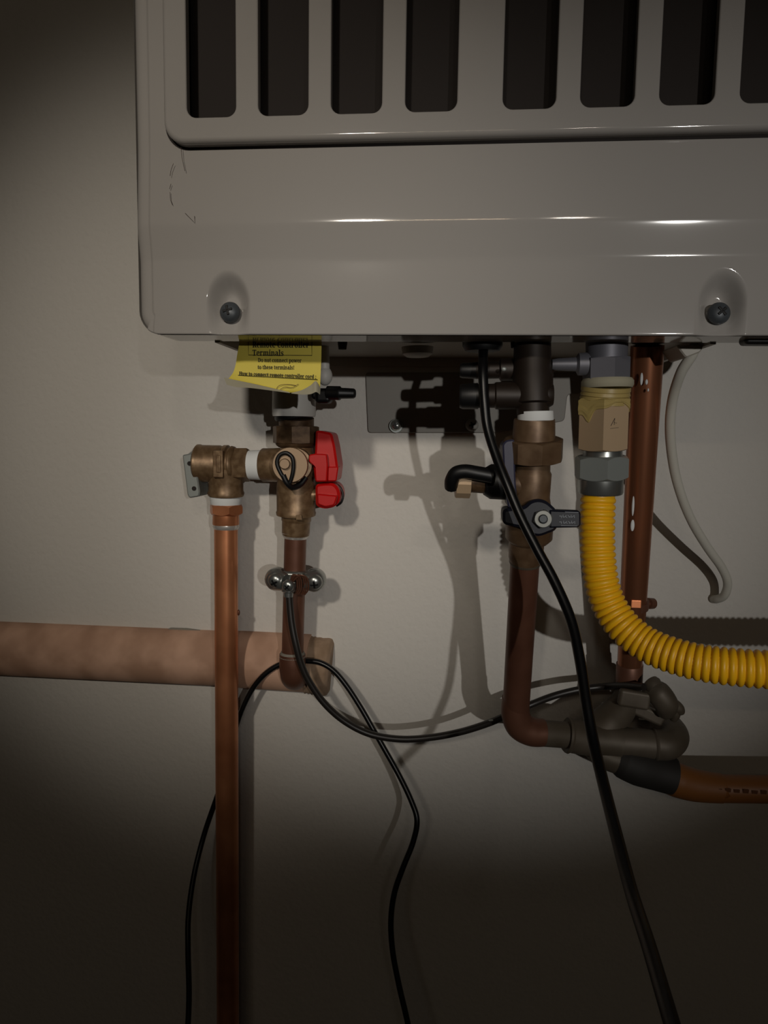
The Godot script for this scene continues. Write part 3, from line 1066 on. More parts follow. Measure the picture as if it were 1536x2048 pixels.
# ------------------------------------------------------------------ right side
func cold_inlet() -> void:
	var t := thing("inlet_manifold", "brass inlet manifold with shade put into its colour and two black knobs under the heater", "pipe fitting", Vector3(0.0506, 0.0417, 0.1800))
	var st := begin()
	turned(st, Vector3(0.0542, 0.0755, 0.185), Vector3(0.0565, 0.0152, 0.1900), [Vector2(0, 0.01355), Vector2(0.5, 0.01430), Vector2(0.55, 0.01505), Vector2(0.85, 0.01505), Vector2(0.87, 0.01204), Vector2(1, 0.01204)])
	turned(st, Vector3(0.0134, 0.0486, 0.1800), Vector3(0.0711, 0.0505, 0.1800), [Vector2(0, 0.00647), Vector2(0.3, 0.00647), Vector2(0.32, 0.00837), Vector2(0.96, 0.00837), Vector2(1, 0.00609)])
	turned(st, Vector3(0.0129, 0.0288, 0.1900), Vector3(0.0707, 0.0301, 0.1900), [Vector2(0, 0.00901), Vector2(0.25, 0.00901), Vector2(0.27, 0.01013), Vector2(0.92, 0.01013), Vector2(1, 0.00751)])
	obj("body", st, mats.deep_shade_brass, t)
	st = begin()
	turned(st, Vector3(0.0012, 0.0485, 0.1800), Vector3(0.0172, 0.0486, 0.1800), [Vector2(0, 0.00497), Vector2(0.12, 0.00573), Vector2(1, 0.00650)])
	obj("knob", st, mats.black_rubber, t)
	st = begin()
	turned(st, Vector3(0.0013, 0.0283, 0.1900), Vector3(0.0152, 0.0288, 0.1900), [Vector2(0, 0.00829), Vector2(0.15, 0.00942), Vector2(1, 0.00980)])
	obj("knob", st, mats.black_rubber, t)
	st = begin()
	ball(st, Vector3(0.0334, 0.0483, 0.1980), Vector3(0.002, 0.0016, 0.001), 10)
	obj("rivet", st, mats.zinc, t)


func cold_valve() -> void:
	var t := thing("service_valve", "aged brass service valve with a dark blue lever beside the yellow hose", "valve", Vector3(0.0583, -0.0426, 0.1700))
	var st := begin()
	turned(st, Vector3(0.0582, 0.0178, 0.1900), Vector3(0.0585, 0.0107, 0.1900), [Vector2(0, 0.01311), Vector2(0.9, 0.01349), Vector2(1, 0.01311)])
	obj("thread_tape", st, mats.ptfe_tape, t, "white thread tape")
	st = begin()
	turned(st, Vector3(0.0578, 0.0122, 0.1890), Vector3(0.0579, -0.0054, 0.1870), [Vector2(0, 0.01500), Vector2(0.08, 0.01538), Vector2(1, 0.01613)])
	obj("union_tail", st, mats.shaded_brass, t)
	st = begin()
	nut(st, Vector3(0.0578, -0.0023, 0.1870), Vector3(0.0581, -0.0190, 0.1840), 0.02146, 0.2, 0.5, 8)
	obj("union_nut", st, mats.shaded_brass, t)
	st = begin()
	turned(st, Vector3(0.0583, -0.0179, 0.1840), Vector3(0.0587, -0.0833, 0.1680), [Vector2(0, 0.01307), Vector2(0.14, 0.01346), Vector2(0.17, 0.01461), Vector2(0.45, 0.01442), Vector2(0.58, 0.01615), Vector2(0.7, 0.01846), Vector2(0.95, 0.01846), Vector2(1, 0.01538)])
	turned(st, Vector3(0.0574, -0.0801, 0.1680), Vector3(0.0572, -0.1011, 0.1630), [Vector2(0, 0.01417), Vector2(0.8, 0.01357), Vector2(1, 0.01237)])
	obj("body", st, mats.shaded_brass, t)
	# side drain with a capped hose thread
	st = begin()
	turned(st, Vector3(0.0495, -0.0374, 0.1800), Vector3(0.0080, -0.0357, 0.1850), [Vector2(0, 0.01085), Vector2(0.6, 0.00969), Vector2(0.62, 0.00891), Vector2(1, 0.00853)])
	var dr := obj("drain_port", st, mats.dark_brass, t)
	st = begin()
	nut(st, Vector3(0.0111, -0.0375, 0.1860), Vector3(-0.0000, -0.0373, 0.1870), 0.01116, 0.3, 0.3, 10)
	obj("drain_cap", st, mats.pale_brass, dr, "ribbed brass cap")
	st = begin()
	turned(st, Vector3(0.0386, -0.0360, 0.1820), Vector3(0.0218, -0.0358, 0.1840), [Vector2(0, 0.01385), Vector2(0.7, 0.01347), Vector2(1, 0.01039)])
	turned(st, Vector3(0.0003, -0.0354, 0.1860), Vector3(-0.0047, -0.0351, 0.1870), [Vector2(0, 0.00500), Vector2(0.7, 0.00577), Vector2(1, 0.00423)])
	tube(st, smooth_path([Vector3(-0.0030, -0.0399, 0.1940), Vector3(-0.0027, -0.0343, 0.1990), Vector3(0.0002, -0.0292, 0.2020), Vector3(0.0068, -0.0275, 0.2030), Vector3(0.0150, -0.0285, 0.2030), Vector3(0.0272, -0.0305, 0.2020)], 8), [0.0054], 12)
	obj("cap_strap", st, mats.black_rubber, dr)
	# lever
	st = begin()
	slab(st, rounded(PackedVector2Array([Vector2(0.0357, -0.0554), Vector2(0.0515, -0.0535), Vector2(0.0558, -0.0488), Vector2(0.0621, -0.0471), Vector2(0.0685, -0.0489), Vector2(0.0758, -0.0552), Vector2(0.0772, -0.0635), Vector2(0.0760, -0.0704), Vector2(0.0642, -0.0754), Vector2(0.0582, -0.0748), Vector2(0.0520, -0.0696), Vector2(0.0361, -0.0669)]), 0.0035, 5), 0.176, 0.199, 0.002)
	var h := obj("lever_handle", st, mats.blue_plastic, t, "dark blue lever handle")
	st = begin()
	slab(st, rounded(PackedVector2Array([Vector2(0.0701, -0.0550), Vector2(0.0918, -0.0552), Vector2(0.0929, -0.0570), Vector2(0.0933, -0.0657), Vector2(0.0919, -0.0676), Vector2(0.0706, -0.0685)]), 0.0012, 4), 0.192, 0.2005, 0.0012)
	var bl := obj("lever_blade", st, mats.blue_plastic, h)
	st = begin()
	for q in [[Vector3(0.0782, -0.0593, 0.2007), Vector3(0.0800, -0.0592, 0.2007), Vector3(0.0819, -0.0592, 0.2007), Vector3(0.0841, -0.0591, 0.2007), Vector3(0.0859, -0.0591, 0.2007), Vector3(0.0877, -0.0590, 0.2007)], [Vector3(0.0784, -0.0637, 0.2007), Vector3(0.0806, -0.0637, 0.2007), Vector3(0.0824, -0.0636, 0.2007), Vector3(0.0846, -0.0636, 0.2007), Vector3(0.0864, -0.0635, 0.2007), Vector3(0.0882, -0.0635, 0.2007)]]:
		for s in q.size():
			var c: Vector3 = q[s]
			rbox(st, at_point(c, [0.0, 1.57, 0.8, -0.7, 1.57, 0.5][s]), Vector3(0.0020, 0.0006, 0.0005), 0.0002, 1)
			rbox(st, at_point(c + Vector3(0.0006, -0.0008, 0), [1.57, 0.0, -0.5, 0.2, 0.1, 1.57][s]), Vector3(0.0015, 0.0006, 0.0005), 0.0002, 1)
	tube(st, [Vector3(0.0814, -0.0562, 0.2006), Vector3(0.0912, -0.0563, 0.2006)], [0.0003], 6)
	tube(st, [Vector3(0.0789, -0.0664, 0.2006), Vector3(0.0906, -0.0664, 0.2006)], [0.0003], 6)
	obj("worn_lettering", st, mats.mark_white, h, "worn unreadable white lettering")
	st = begin()
	nut(st, Vector3(0.0660, -0.0621, 0.1980), Vector3(0.0653, -0.0615, 0.2040), 0.00634, 0.3, 0.6)
	obj("lever_nut", st, mats.steel, h, "shiny hex nut")
	st = begin()
	turned(st, Vector3(0.0654, -0.0616, 0.2030), Vector3(0.0650, -0.0611, 0.2070), [Vector2(0, 0.00354), Vector2(0.7, 0.00336), Vector2(1, 0.00261)], 24)
	obj("stem_end", st, mats.screw_grey, h)
	st = begin()
	slab(st, rounded(PackedVector2Array([Vector2(0.0339, -0.0070), Vector2(0.0365, -0.0039), Vector2(0.0426, -0.0030), Vector2(0.0443, -0.0317), Vector2(0.0466, -0.0527), Vector2(0.0397, -0.0544), Vector2(0.0360, -0.0349)]), 0.002, 4), 0.165, 0.2, 0.0012)
	obj("drain_handle", st, mats.slate_plastic, t, "slate blue drain handle behind the cable")


func cold_pipes() -> void:
	var t := thing("cold_water_pipe", "copper cold water pipe dropping from the blue-lever valve to a tee", "pipe", Vector3(0.0640, -0.2666, 0.1000))
	var st := begin()
	tube(st, [Vector3(0.0570, -0.0987, 0.1630), Vector3(0.0583, -0.2386, 0.1150)], [0.01164, 0.01177], 36)
	obj("pipe", st, mats.old_copper, t)
	st = begin()
	turned(st, Vector3(0.0572, -0.0987, 0.1630), Vector3(0.0572, -0.1037, 0.1620), [Vector2(0, 0.01284), Vector2(0.5, 0.01284), Vector2(1, 0.01172)])
	obj("solder_ring", st, mats.dull_fitting, t)
	st = begin()
	taper(st, [Vector3(0.0579, -0.2309, 0.1160), Vector3(0.0582, -0.2454, 0.1130), Vector3(0.0629, -0.2583, 0.1090), Vector3(0.0732, -0.2650, 0.1060), Vector3(0.0838, -0.2666, 0.1030)], [0.01217, 0.01262, 0.01306, 0.01284, 0.01239], 32, 8)
	obj("elbow", st, mats.old_copper, t)
	st = begin()
	tube(st, [Vector3(0.0770, -0.2665, 0.1040), Vector3(0.1123, -0.2724, 0.0920)], [0.01178], 32)
	obj("stub_pipe", st, mats.dull_fitting, t)
	# tee: run, upward branch and the return bend at the right
	st = begin()
	taper(st, [Vector3(0.1070, -0.2714, 0.0940), Vector3(0.1288, -0.2760, 0.0880), Vector3(0.1562, -0.2787, 0.0860)], [0.01513, 0.01559, 0.01467], 32, 8)
	taper(st, [Vector3(0.1295, -0.2772, 0.0840), Vector3(0.1463, -0.2651, 0.0760), Vector3(0.1636, -0.2482, 0.0660), Vector3(0.1675, -0.2347, 0.0640)], [0.01568, 0.01660, 0.01337, 0.01199], 32, 8)
	turned(st, Vector3(0.1065, -0.2714, 0.0940), Vector3(0.1102, -0.2719, 0.0935), [Vector2(0, 0.01559), Vector2(0.5, 0.01628), Vector2(1, 0.01536)])
	obj("tee", st, mats.dull_fitting, t)
	st = begin()
	tube(st, [Vector3(0.1492, -0.2777, 0.0870), Vector3(0.1922, -0.2799, 0.0850)], [0.01330], 32)
	obj("stub_pipe", st, mats.dull_fitting, t)
	st = begin()
	taper(st, [Vector3(0.1868, -0.2797, 0.0850), Vector3(0.1989, -0.2794, 0.0830), Vector3(0.2072, -0.2769, 0.0720), Vector3(0.2081, -0.2751, 0.0550), Vector3(0.2028, -0.2745, 0.0400), Vector3(0.1919, -0.2719, 0.0300)], [0.01382, 0.01428, 0.01428, 0.01336, 0.01244, 0.01244], 32, 8)
	turned(st, Vector3(0.1859, -0.2798, 0.0850), Vector3(0.1890, -0.2796, 0.0850), [Vector2(0, 0.01382), Vector2(0.5, 0.01474), Vector2(1, 0.01405)])
	obj("return_bend", st, mats.dull_fitting, t)


func copper_riser() -> void:
	var t := thing("riser_pipe", "copper riser pipe behind the yellow hose with drips of white paint", "pipe", Vector3(0.1698, -0.2313, 0.0650))
	var st := begin()
	var top := Vector3(0.1536, 0.0540, 0.1220)
	var low := Vector3(0.1662, -0.2167, 0.0660)
	var up := (top - low).normalized()
	tube(st, [top + up * ((0.074 - top.y) / up.y), low], [0.01322, 0.01121], 40)
	obj("pipe", st, mats.riser_copper, t)
	st = begin()
	turned(st, Vector3(0.1658, -0.2096, 0.0670), Vector3(0.1671, -0.2350, 0.0630), [Vector2(0, 0.01121), Vector2(0.05, 0.01214), Vector2(0.95, 0.01214), Vector2(1, 0.01167)])
	obj("coupling", st, mats.old_copper, t)
	for q in [[Vector3(0.1502, -0.0583, 0.1155), 0.0011, 0.0085], [Vector3(0.1514, -0.0753, 0.1120), 0.0017, 0.0050], [Vector3(0.1465, 0.0463, 0.1380), 0.0012, 0.0050], [Vector3(0.1504, 0.0439, 0.1385), 0.0011, 0.0022], [Vector3(0.1523, 0.0377, 0.1370), 0.0008, 0.0014]]:
		st = begin()
		ball(st, q[0], Vector3(q[1], q[2], 0.0012), 14)
		obj("paint_drip", st, mats.ptfe_tape, t)
	# pipe hanger
	st = begin()
	var c := Vector3(0.1643, -0.1511, 0.0780)
	turned(st, c - up * 0.004, c + up * 0.004, [Vector2(0, 0.01273), Vector2(1, 0.01273)], 36)
	turned(st, Vector3(0.1738, -0.1521, 0.0700), Vector3(0.1852, -0.1535, 0.0620), [Vector2(0, 0.0032), Vector2(0.5, 0.0032), Vector2(0.52, 0.0052), Vector2(1, 0.0050)], 20)
	obj("pipe_clip", st, mats.old_copper, t)
	st = begin()
	rbox(st, at_point(Vector3(0.1625, -0.1478, 0.0925)), Vector3(0.009, 0.0075, 0.002), 0.0008)
	obj("clip_tab", st, mats.bright_copper, t)


func gas_line() -> void:
	var t := thing("gas_inlet", "grey cast gas inlet elbow under the heater beside the copper riser", "pipe fitting", Vector3(0.1116, 0.0573, 0.1770))
	var st := begin()
	var a := Vector3(0.1089, 0.0755, 0.185)
	turned(st, a, Vector3(0.1090, 0.0556, 0.1870), [Vector2(0, 0.01554), Vector2(1, 0.01480)])
	turned(st, Vector3(0.0694, 0.0528, 0.1870), Vector3(0.1044, 0.0534, 0.1870), [Vector2(0, 0.00372), Vector2(0.1, 0.00447), Vector2(0.5, 0.00521), Vector2(0.55, 0.00819), Vector2(1, 0.00931)])
	obj("inlet_body", st, mats.cast_alloy, t)
	st = begin()
	nut(st, Vector3(0.1089, 0.0592, 0.1870), Vector3(0.1097, 0.0411, 0.1850), 0.01484, 0.36, 0.3)
	obj("inlet_hex", st, mats.cast_alloy, t)
	st = begin()
	turned(st, Vector3(0.1107, 0.0430, 0.1850), Vector3(0.1109, 0.0360, 0.1850), [Vector2(0, 0.01753), Vector2(0.3, 0.01902), Vector2(0.7, 0.01902), Vector2(1, 0.01790)])
	obj("sealing_ring", st, mats.label_back, t)
	# flexible connector
	var g := thing("gas_connector", "yellow corrugated gas hose with steel nuts bending away to the right", "hose", Vector3(0.1102, -0.0333, 0.1770))
	st = begin()
	var tops := []
	turned(st, Vector3(0.1101, 0.0371, 0.1840), Vector3(0.1099, 0.0250, 0.1820), [Vector2(0, 0.01799), Vector2(0.25, 0.01818), Vector2(0.3, 0.01762), Vector2(0.5, 0.01837), Vector2(0.55, 0.01762), Vector2(0.75, 0.01855), Vector2(0.8, 0.01781), Vector2(1, 0.01855)])
	# the smear that ran down the faces of the hex
	var ha := Vector3(0.1095, 0.0276, 0.1820)
	var hd := (Vector3(0.1106, -0.0099, 0.1790) - ha).normalized()
	var hf := frame(hd)
	var hr := 0.01757
	var sheet := []
	for k in 61:
		var phi := 0.18 + lerpf(1.25, -1.25, k / 60.0)
		var rel := fposmod(phi - 0.70 + PI / 6.0, PI / 3.0) - PI / 6.0
		var dir: Vector3 = hf[0] * cos(phi) + hf[1] * sin(phi)
		var w := (0.18 - phi) / 1.25
		var low := 0.0085 + 0.0105 * exp(-pow((w + 0.52) / 0.16, 2.0)) + 0.005 * exp(-pow((w + 0.85) / 0.2, 2.0)) - 0.0055 * exp(-pow((w - 0.5) / 0.3, 2.0)) + 0.004 * exp(-pow((w - 0.95) / 0.12, 2.0))
		var col := []
		for q in 9:
			var dn := q / 8.0
			var thick := 0.0011 * sqrt(maxf(1.0 - pow(2.0 * dn - 1.0, 4.0), 0.0)) + 0.0002 * sin(dn * 14.0)
			col.append(ha + hd * (low * dn - 0.0015) + dir * (hr / cos(rel) + thick - (0.0012 if q == 0 or q == 8 else 0.0)))
		sheet.append(col)
	for k in 60:
		for q in 8:
			var n: Vector3 = (sheet[k + 1][q] - sheet[k][q]).cross(sheet[k][q + 1] - sheet[k][q]).normalized()
			n *= 1.0 if n.z > 0.0 else -1.0
			quad(st, sheet[k][q], sheet[k + 1][q], sheet[k + 1][q + 1], sheet[k][q + 1], n, n, n, n)
	obj("pipe_dope", st, mats.pipe_dope, g, "yellowish pipe sealant with a run")
	st = begin()
	nut(st, Vector3(0.1095, 0.0272, 0.1820), Vector3(0.1106, -0.0099, 0.1790), 0.01757, 0.70, 0.5)
	var hex := obj("hex_adapter", st, mats.pale_brass, g, "pale brass hex adapter")
	# a scribbled pencil mark on the right face
	var out: Vector3 = hf[0] * cos(-0.345) + hf[1] * sin(-0.345)
	var side := hd.cross(out).normalized()
	var mark := func(sx: float, dn: float) -> Vector3: return ha + hd * dn + out * (hr + 0.0001) - side * sx
	st = begin()
	tube(st, [mark.call(-0.0042, 0.0185), mark.call(-0.0012, 0.0130)], [0.00022], 6)
	tube(st, [mark.call(-0.0012, 0.0130), mark.call(-0.0016, 0.0178), mark.call(0.0006, 0.0166), mark.call(-0.0018, 0.0160)], [0.00018], 6)
	tube(st, [mark.call(-0.0046, 0.0205), mark.call(0.0022, 0.0200)], [0.00014], 6)
	obj("pencil_mark", st, mats.ink, hex)
	st = begin()
	turned(st, Vector3(0.1107, -0.0076, 0.1790), Vector3(0.1111, -0.0171, 0.1780), [Vector2(0, 0.01446), Vector2(0.6, 0.01446), Vector2(1, 0.01598)])
	obj("nipple", st, mats.steel, g)
	st = begin()
	nut(st, Vector3(0.1103, -0.0145, 0.1780), Vector3(0.1109, -0.0325, 0.1770), 0.01799, 0.49, 0.7)
	obj("flare_nut", st, mats.zinc, g)
	st = begin()
	turned(st, Vector3(0.1105, -0.0313, 0.1770), Vector3(0.1105, -0.0433, 0.1760), [Vector2(0, 0.01727), Vector2(0.9, 0.01746), Vector2(1, 0.01688)])
	obj("collar", st, mats.steel, g)
	# corrugated jacket
	var path := smooth_path([Vector3(0.1096, -0.0410, 0.1760), Vector3(0.1095, -0.0679, 0.1780), Vector3(0.1105, -0.0908, 0.1810), Vector3(0.1133, -0.1114, 0.1850), Vector3(0.1193, -0.1286, 0.1890), Vector3(0.1290, -0.1425, 0.1970), Vector3(0.1427, -0.1521, 0.2060), Vector3(0.1581, -0.1567, 0.2160), Vector3(0.1761, -0.1587, 0.2260), Vector3(0.1972, -0.1585, 0.2340), Vector3(0.2246, -0.1574, 0.2400), Vector3(0.2764, -0.1557, 0.2400), Vector3(0.3851, -0.1560, 0.2100), Vector3(0.5300, -0.1447, 0.1900)], 60)
	var total := 0.0
	var run := [0.0]
	for i in path.size() - 1:
		total += path[i].distance_to(path[i + 1])
		run.append(total)
	var pitch := 0.0053
	var n := int(total / pitch * 10.0)
	var pts := []
	var rs := []
	var seg := 0
	for i in n + 1:
		var s := total * i / n
		while seg < path.size() - 2 and run[seg + 1] < s:
			seg += 1
		var span: float = run[seg + 1] - run[seg]
		pts.append(path[seg].lerp(path[seg + 1], clampf((s - run[seg]) / maxf(span, 1e-6), 0, 1)))
		var ph := sin(PI * s / pitch)
		var base: float = 0.0113 if s > 0.006 else 0.0119
		rs.append(base + (0.0021 * pow(absf(ph), 0.7) if s > 0.006 else 0.0006))
	st = begin()
	tube(st, pts, rs, 30)
	obj("corrugated_hose", st, mats.yellow_jacket, g)


func bottom_pipe() -> void:
	var t := thing("plastic_pipe", "orange plastic pipe with a dark sleeve curving off to the lower right", "pipe", Vector3(0.2294, -0.3135, 0.0850))
	var st := begin()
	taper(st, [Vector3(0.1987, -0.3091, 0.0830), Vector3(0.2104, -0.3137, 0.0820), Vector3(0.2265, -0.3180, 0.0810), Vector3(0.2491, -0.3200, 0.0800), Vector3(0.2756, -0.3192, 0.0800), Vector3(0.6089, -0.3035, 0.0800)], [0.01520, 0.01566, 0.01474, 0.01336, 0.01244, 0.01244], 32, 10)
	obj("pipe", st, mats.orange_plastic, t)
	st = begin()
	for k in 7:
		var c := Vector3(lerpf(0.2361, 0.2825, k / 6.0), lerpf(-0.3171, -0.3169, k / 6.0), 0.0922)
		rbox(st, at_point(c, 0.0, 0.0, 0.25), Vector3(0.0052, 0.0050 if k % 2 else 0.0066, 0.0006), 0.0002, 1)
	obj("printed_marking", st, mats.print_brown, t, "faint unreadable dark print")
	st = begin()
	taper(st, [Vector3(0.1503, -0.2919, 0.0870), Vector3(0.1595, -0.2962, 0.0870), Vector3(0.1730, -0.3011, 0.0860), Vector3(0.1893, -0.3059, 0.0840), Vector3(0.2054, -0.3097, 0.0830)], [0.01014, 0.01567, 0.01705, 0.01659, 0.01682], 32, 8)
	obj("dark_sleeve", st, mats.dark_sleeve, t, "dark sleeve over the end of the pipe")
	st = begin()
	taper(st, [Vector3(0.1329, -0.2843, 0.0870), Vector3(0.1409, -0.2906, 0.0870), Vector3(0.1532, -0.2947, 0.0870), Vector3(0.1669, -0.2972, 0.0860)], [0.01106, 0.01244, 0.01290, 0.01106], 28, 8)
	obj("connector", st, mats.dull_fitting, t)


# ------------------------------------------------------------------ grounding
func grounding() -> void:
	var t := thing("ground_clamp", "shiny three-screw ground clamp on the short copper pipe at left", "clamp", Vector3(-0.1542, -0.1454, 0.0550))
	var st := begin()
	for s in [[Vector3(-0.1712, -0.1433, 0.0610), Vector3(-0.1604, -0.1447, 0.0670)], [Vector3(-0.1347, -0.1431, 0.0610), Vector3(-0.1437, -0.1417, 0.0670)]]:
		taper(st, [s[0] + Vector3(0, 0, -0.008), s[0], s[1]], [0.0112, 0.0112, 0.0078], 24, 6)
	rbox(st, at_point(Vector3(-0.1531, -0.1399, 0.0600)), Vector3(0.03090, 0.010, 0.007), 0.0033)
	rbox(st, at_point(Vector3(-0.1586, -0.1445, 0.0350)), Vector3(0.04470, 0.011, 0.009), 0.003)
	obj("jaw", st, mats.steel, t)
	cross_screw("clamp_screw", Vector3(-0.1700, -0.1430, 0.0700), Vector3(-0.1, -0.3, 1), 0.00775, mats.steel, t, "", 0.5)
	cross_screw("clamp_screw", Vector3(-0.1319, -0.1431, 0.0700), Vector3(0.1, -0.3, 1), 0.00775, mats.steel, t, "", 0.1)
	st = begin()
	turned(st, Vector3(-0.1570, -0.1438, 0.0710), Vector3(-0.1568, -0.1577, 0.0720), [Vector2(0, 0.00672), Vector2(0.6, 0.00672), Vector2(0.7, 0.00480), Vector2(1, 0.00432)], 24)
	obj("wire_lug", st, mats.steel, t)
	cross_screw("clamp_screw", Vector3(-0.1557, -0.1455, 0.0790), Vector3(-0.05, -0.2, 1), 0.00596, mats.steel, t, "", 0.8)
	# the ground wire with its bared strands
	var w := thing("ground_wire", "dark grey ground wire slung between the two ground clamps", "wire", Vector3(-0.0480, -0.2968, 0.0600))
	st = begin()
	rod(st, [Vector3(-0.1564, -0.1539, 0.0715), Vector3(-0.1553, -0.1679, 0.0720), Vector3(-0.1531, -0.1848, 0.0730), Vector3(-0.1489, -0.2040, 0.0740), Vector3(-0.1437, -0.2239, 0.0730), Vector3(-0.1357, -0.2421, 0.0710), Vector3(-0.1213, -0.2636, 0.0680), Vector3(-0.1020, -0.2819, 0.0640), Vector3(-0.0775, -0.2945, 0.0610), Vector3(-0.0480, -0.2984, 0.0600), Vector3(-0.0186, -0.2952, 0.0600), Vector3(0.0104, -0.2872, 0.0620), Vector3(0.0363, -0.2756, 0.0660), Vector3(0.0547, -0.2646, 0.0700), Vector3(0.0756, -0.2544, 0.0680), Vector3(0.0997, -0.2468, 0.0600), Vector3(0.1235, -0.2411, 0.0560), Vector3(0.1467, -0.2370, 0.0560), Vector3(0.1607, -0.2287, 0.0750), Vector3(0.1728, -0.2229, 0.0940)], 0.00340, 14, 8)
	obj("wire", st, mats.grey_wire, w)
	st = begin()
	for k in 6:
		var o := Vector3(0.0016 * k - 0.004, 0, 0.0006 * (k % 3))
		rod(st, [Vector3(-0.1532, -0.1418, 0.0730) + o * 0.3, Vector3(-0.1472, -0.1348, 0.0780) + o, Vector3(-0.1430, -0.1382, 0.0750) + o * 1.3, Vector3(-0.1431, -0.1489, 0.0700) + o * 1.4, Vector3(-0.1466, -0.1555, 0.0670) + o * 1.2], 0.0009, 8, 5)
	obj("bare_strands", st, mats.old_copper, w, "bare copper strands spilling out of the lug")
	st = begin()
	ball(st, Vector3(0.0408, -0.2710, 0.0695), Vector3(0.004, 0.0012, 0.0008), 10)
	obj("scuff", st, mats.zinc, w)
	# second clamp on the tee
	var c := thing("ground_clamp", "dull grey ground clamp on the pipe tee at lower right", "clamp", Vector3(0.1854, -0.2480, 0.0700))
	st = begin()
	rbox(st, at_point(Vector3(0.1662, -0.2366, 0.0880), -0.12), Vector3(0.02807, 0.01630, 0.008), 0.003)
	rbox(st, at_point(Vector3(0.1807, -0.2542, 0.0720), -0.4), Vector3(0.03621, 0.012, 0.010), 0.003)
	taper(st, [Vector3(0.1782, -0.2266, 0.0800), Vector3(0.1875, -0.2306, 0.0860), Vector3(0.1951, -0.2406, 0.0860), Vector3(0.1964, -0.2503, 0.0800)], [0.0075, 0.0112, 0.0108, 0.008], 24, 6)
	obj("jaw", st, mats.dull_fitting, c)
	st = begin()
	turned(st, Vector3(0.1805, -0.2214, 0.0840), Vector3(0.1845, -0.2256, 0.0900), [Vector2(0, 0.0075), Vector2(0.4, 0.0085), Vector2(1, 0.007)], 24)
	obj("clamp_screw", st, mats.dull_fitting, c)
	st = begin()
	taper(st, [Vector3(0.1952, -0.2456, 0.0800), Vector3(0.2013, -0.2423, 0.0830), Vector3(0.2074, -0.2454, 0.0840), Vector3(0.2094, -0.2500, 0.0840)], [0.006, 0.0065, 0.005, 0.003], 20, 6)
	taper(st, [Vector3(0.2013, -0.2423, 0.0830), Vector3(0.2047, -0.2510, 0.0820), Vector3(0.2039, -0.2575, 0.0800)], [0.0055, 0.005, 0.003], 20, 6)
	obj("wing_screw", st, mats.dull_fitting, c)


# ------------------------------------------------------------------ cords
func cords() -> void:
	var st := begin()
	rod(st, [Vector3(0.0184, 0.0672, 0.1850), Vector3(0.0180, 0.0491, 0.2000), Vector3(0.0191, 0.0289, 0.2050), Vector3(0.0218, 0.0070, 0.2080), Vector3(0.0279, -0.0128, 0.2140), Vector3(0.0363, -0.0338, 0.2220), Vector3(0.0461, -0.0564, 0.2280), Vector3(0.0585, -0.0800, 0.2350), Vector3(0.0704, -0.1012, 0.2430), Vector3(0.0804, -0.1243, 0.2550), Vector3(0.0849, -0.1474, 0.2700), Vector3(0.0872, -0.1691, 0.2850), Vector3(0.0899, -0.1894, 0.3000), Vector3(0.0926, -0.2058, 0.3200), Vector3(0.0945, -0.2207, 0.3500), Vector3(0.0959, -0.2339, 0.3850), Vector3(0.0963, -0.2388, 0.4200), Vector3(0.0959, -0.2424, 0.4500), Vector3(0.0959, -0.2458, 0.4700)], 0.0036, 20, 8)
	lone("power_cable", st, mats.cord_black, "thick black power cable hanging from the round grommet and crossing the blue-lever valve", "cable")
	st = begin()
	rod(st, [Vector3(-0.2465, -0.6084, 0.1200), Vector3(-0.2503, -0.5621, 0.1000), Vector3(-0.2563, -0.5205, 0.0850), Vector3(-0.2602, -0.4921, 0.0720), Vector3(-0.2598, -0.4588, 0.0560), Vector3(-0.2543, -0.4236, 0.0400), Vector3(-0.2441, -0.3901, 0.0340), Vector3(-0.2322, -0.3541, 0.0330), Vector3(-0.2233, -0.3154, 0.0330), Vector3(-0.2144, -0.2875, 0.0340), Vector3(-0.2033, -0.2647, 0.0335), Vector3(-0.1899, -0.2480, 0.0340), Vector3(-0.1744, -0.2374, 0.0335), Vector3(-0.1590, -0.2333, 0.0325), Vector3(-0.1442, -0.2323, 0.0335), Vector3(-0.1316, -0.2335, 0.0345), Vector3(-0.1179, -0.2407, 0.0360), Vector3(-0.1037, -0.2561, 0.0380), Vector3(-0.0891, -0.2758, 0.0420), Vector3(-0.0762, -0.2955, 0.0460), Vector3(-0.0635, -0.3149, 0.0500), Vector3(-0.0486, -0.3373, 0.0560), Vector3(-0.0358, -0.3584, 0.0640), Vector3(-0.0292, -0.3754, 0.0700), Vector3(-0.0325, -0.3966, 0.0730), Vector3(-0.0415, -0.4206, 0.0780), Vector3(-0.0490, -0.4438, 0.0830), Vector3(-0.0515, -0.4677, 0.0900), Vector3(-0.0489, -0.4927, 0.0980), Vector3(-0.0421, -0.5194, 0.1060), Vector3(-0.0339, -0.5453, 0.1140), Vector3(-0.0244, -0.5801, 0.1200)], 0.0028, 16, 8)
	lone("black_cord", st, mats.cord_black, "thin black cord draped over the tan sleeve and hanging down on both sides", "cord")
	st = begin()
	rod(st, [Vector3(0.1773, 0.0755, 0.165)] + [Vector3(0.1787, 0.0650, 0.1600), Vector3(0.1735, 0.0507, 0.1500), Vector3(0.1737, 0.0303, 0.1300), Vector3(0.1772, 0.0062, 0.1150), Vector3(0.1864, -0.0236, 0.0980), Vector3(0.1983, -0.0504, 0.0840), Vector3(0.2144, -0.0763, 0.0680), Vector3(0.2348, -0.1013, 0.0500), Vector3(0.2538, -0.1223, 0.0350), Vector3(0.2634, -0.1383, 0.0260), Vector3(0.2642, -0.1523, 0.0180), Vector3(0.2606, -0.1584, 0.0090), Vector3(0.2602, -0.1613, -0.0040)], 0.0041, 18, 8)
	lone("white_cord", st, mats.white_cord, "white cord looping from the heater into the wall at right", "cord")


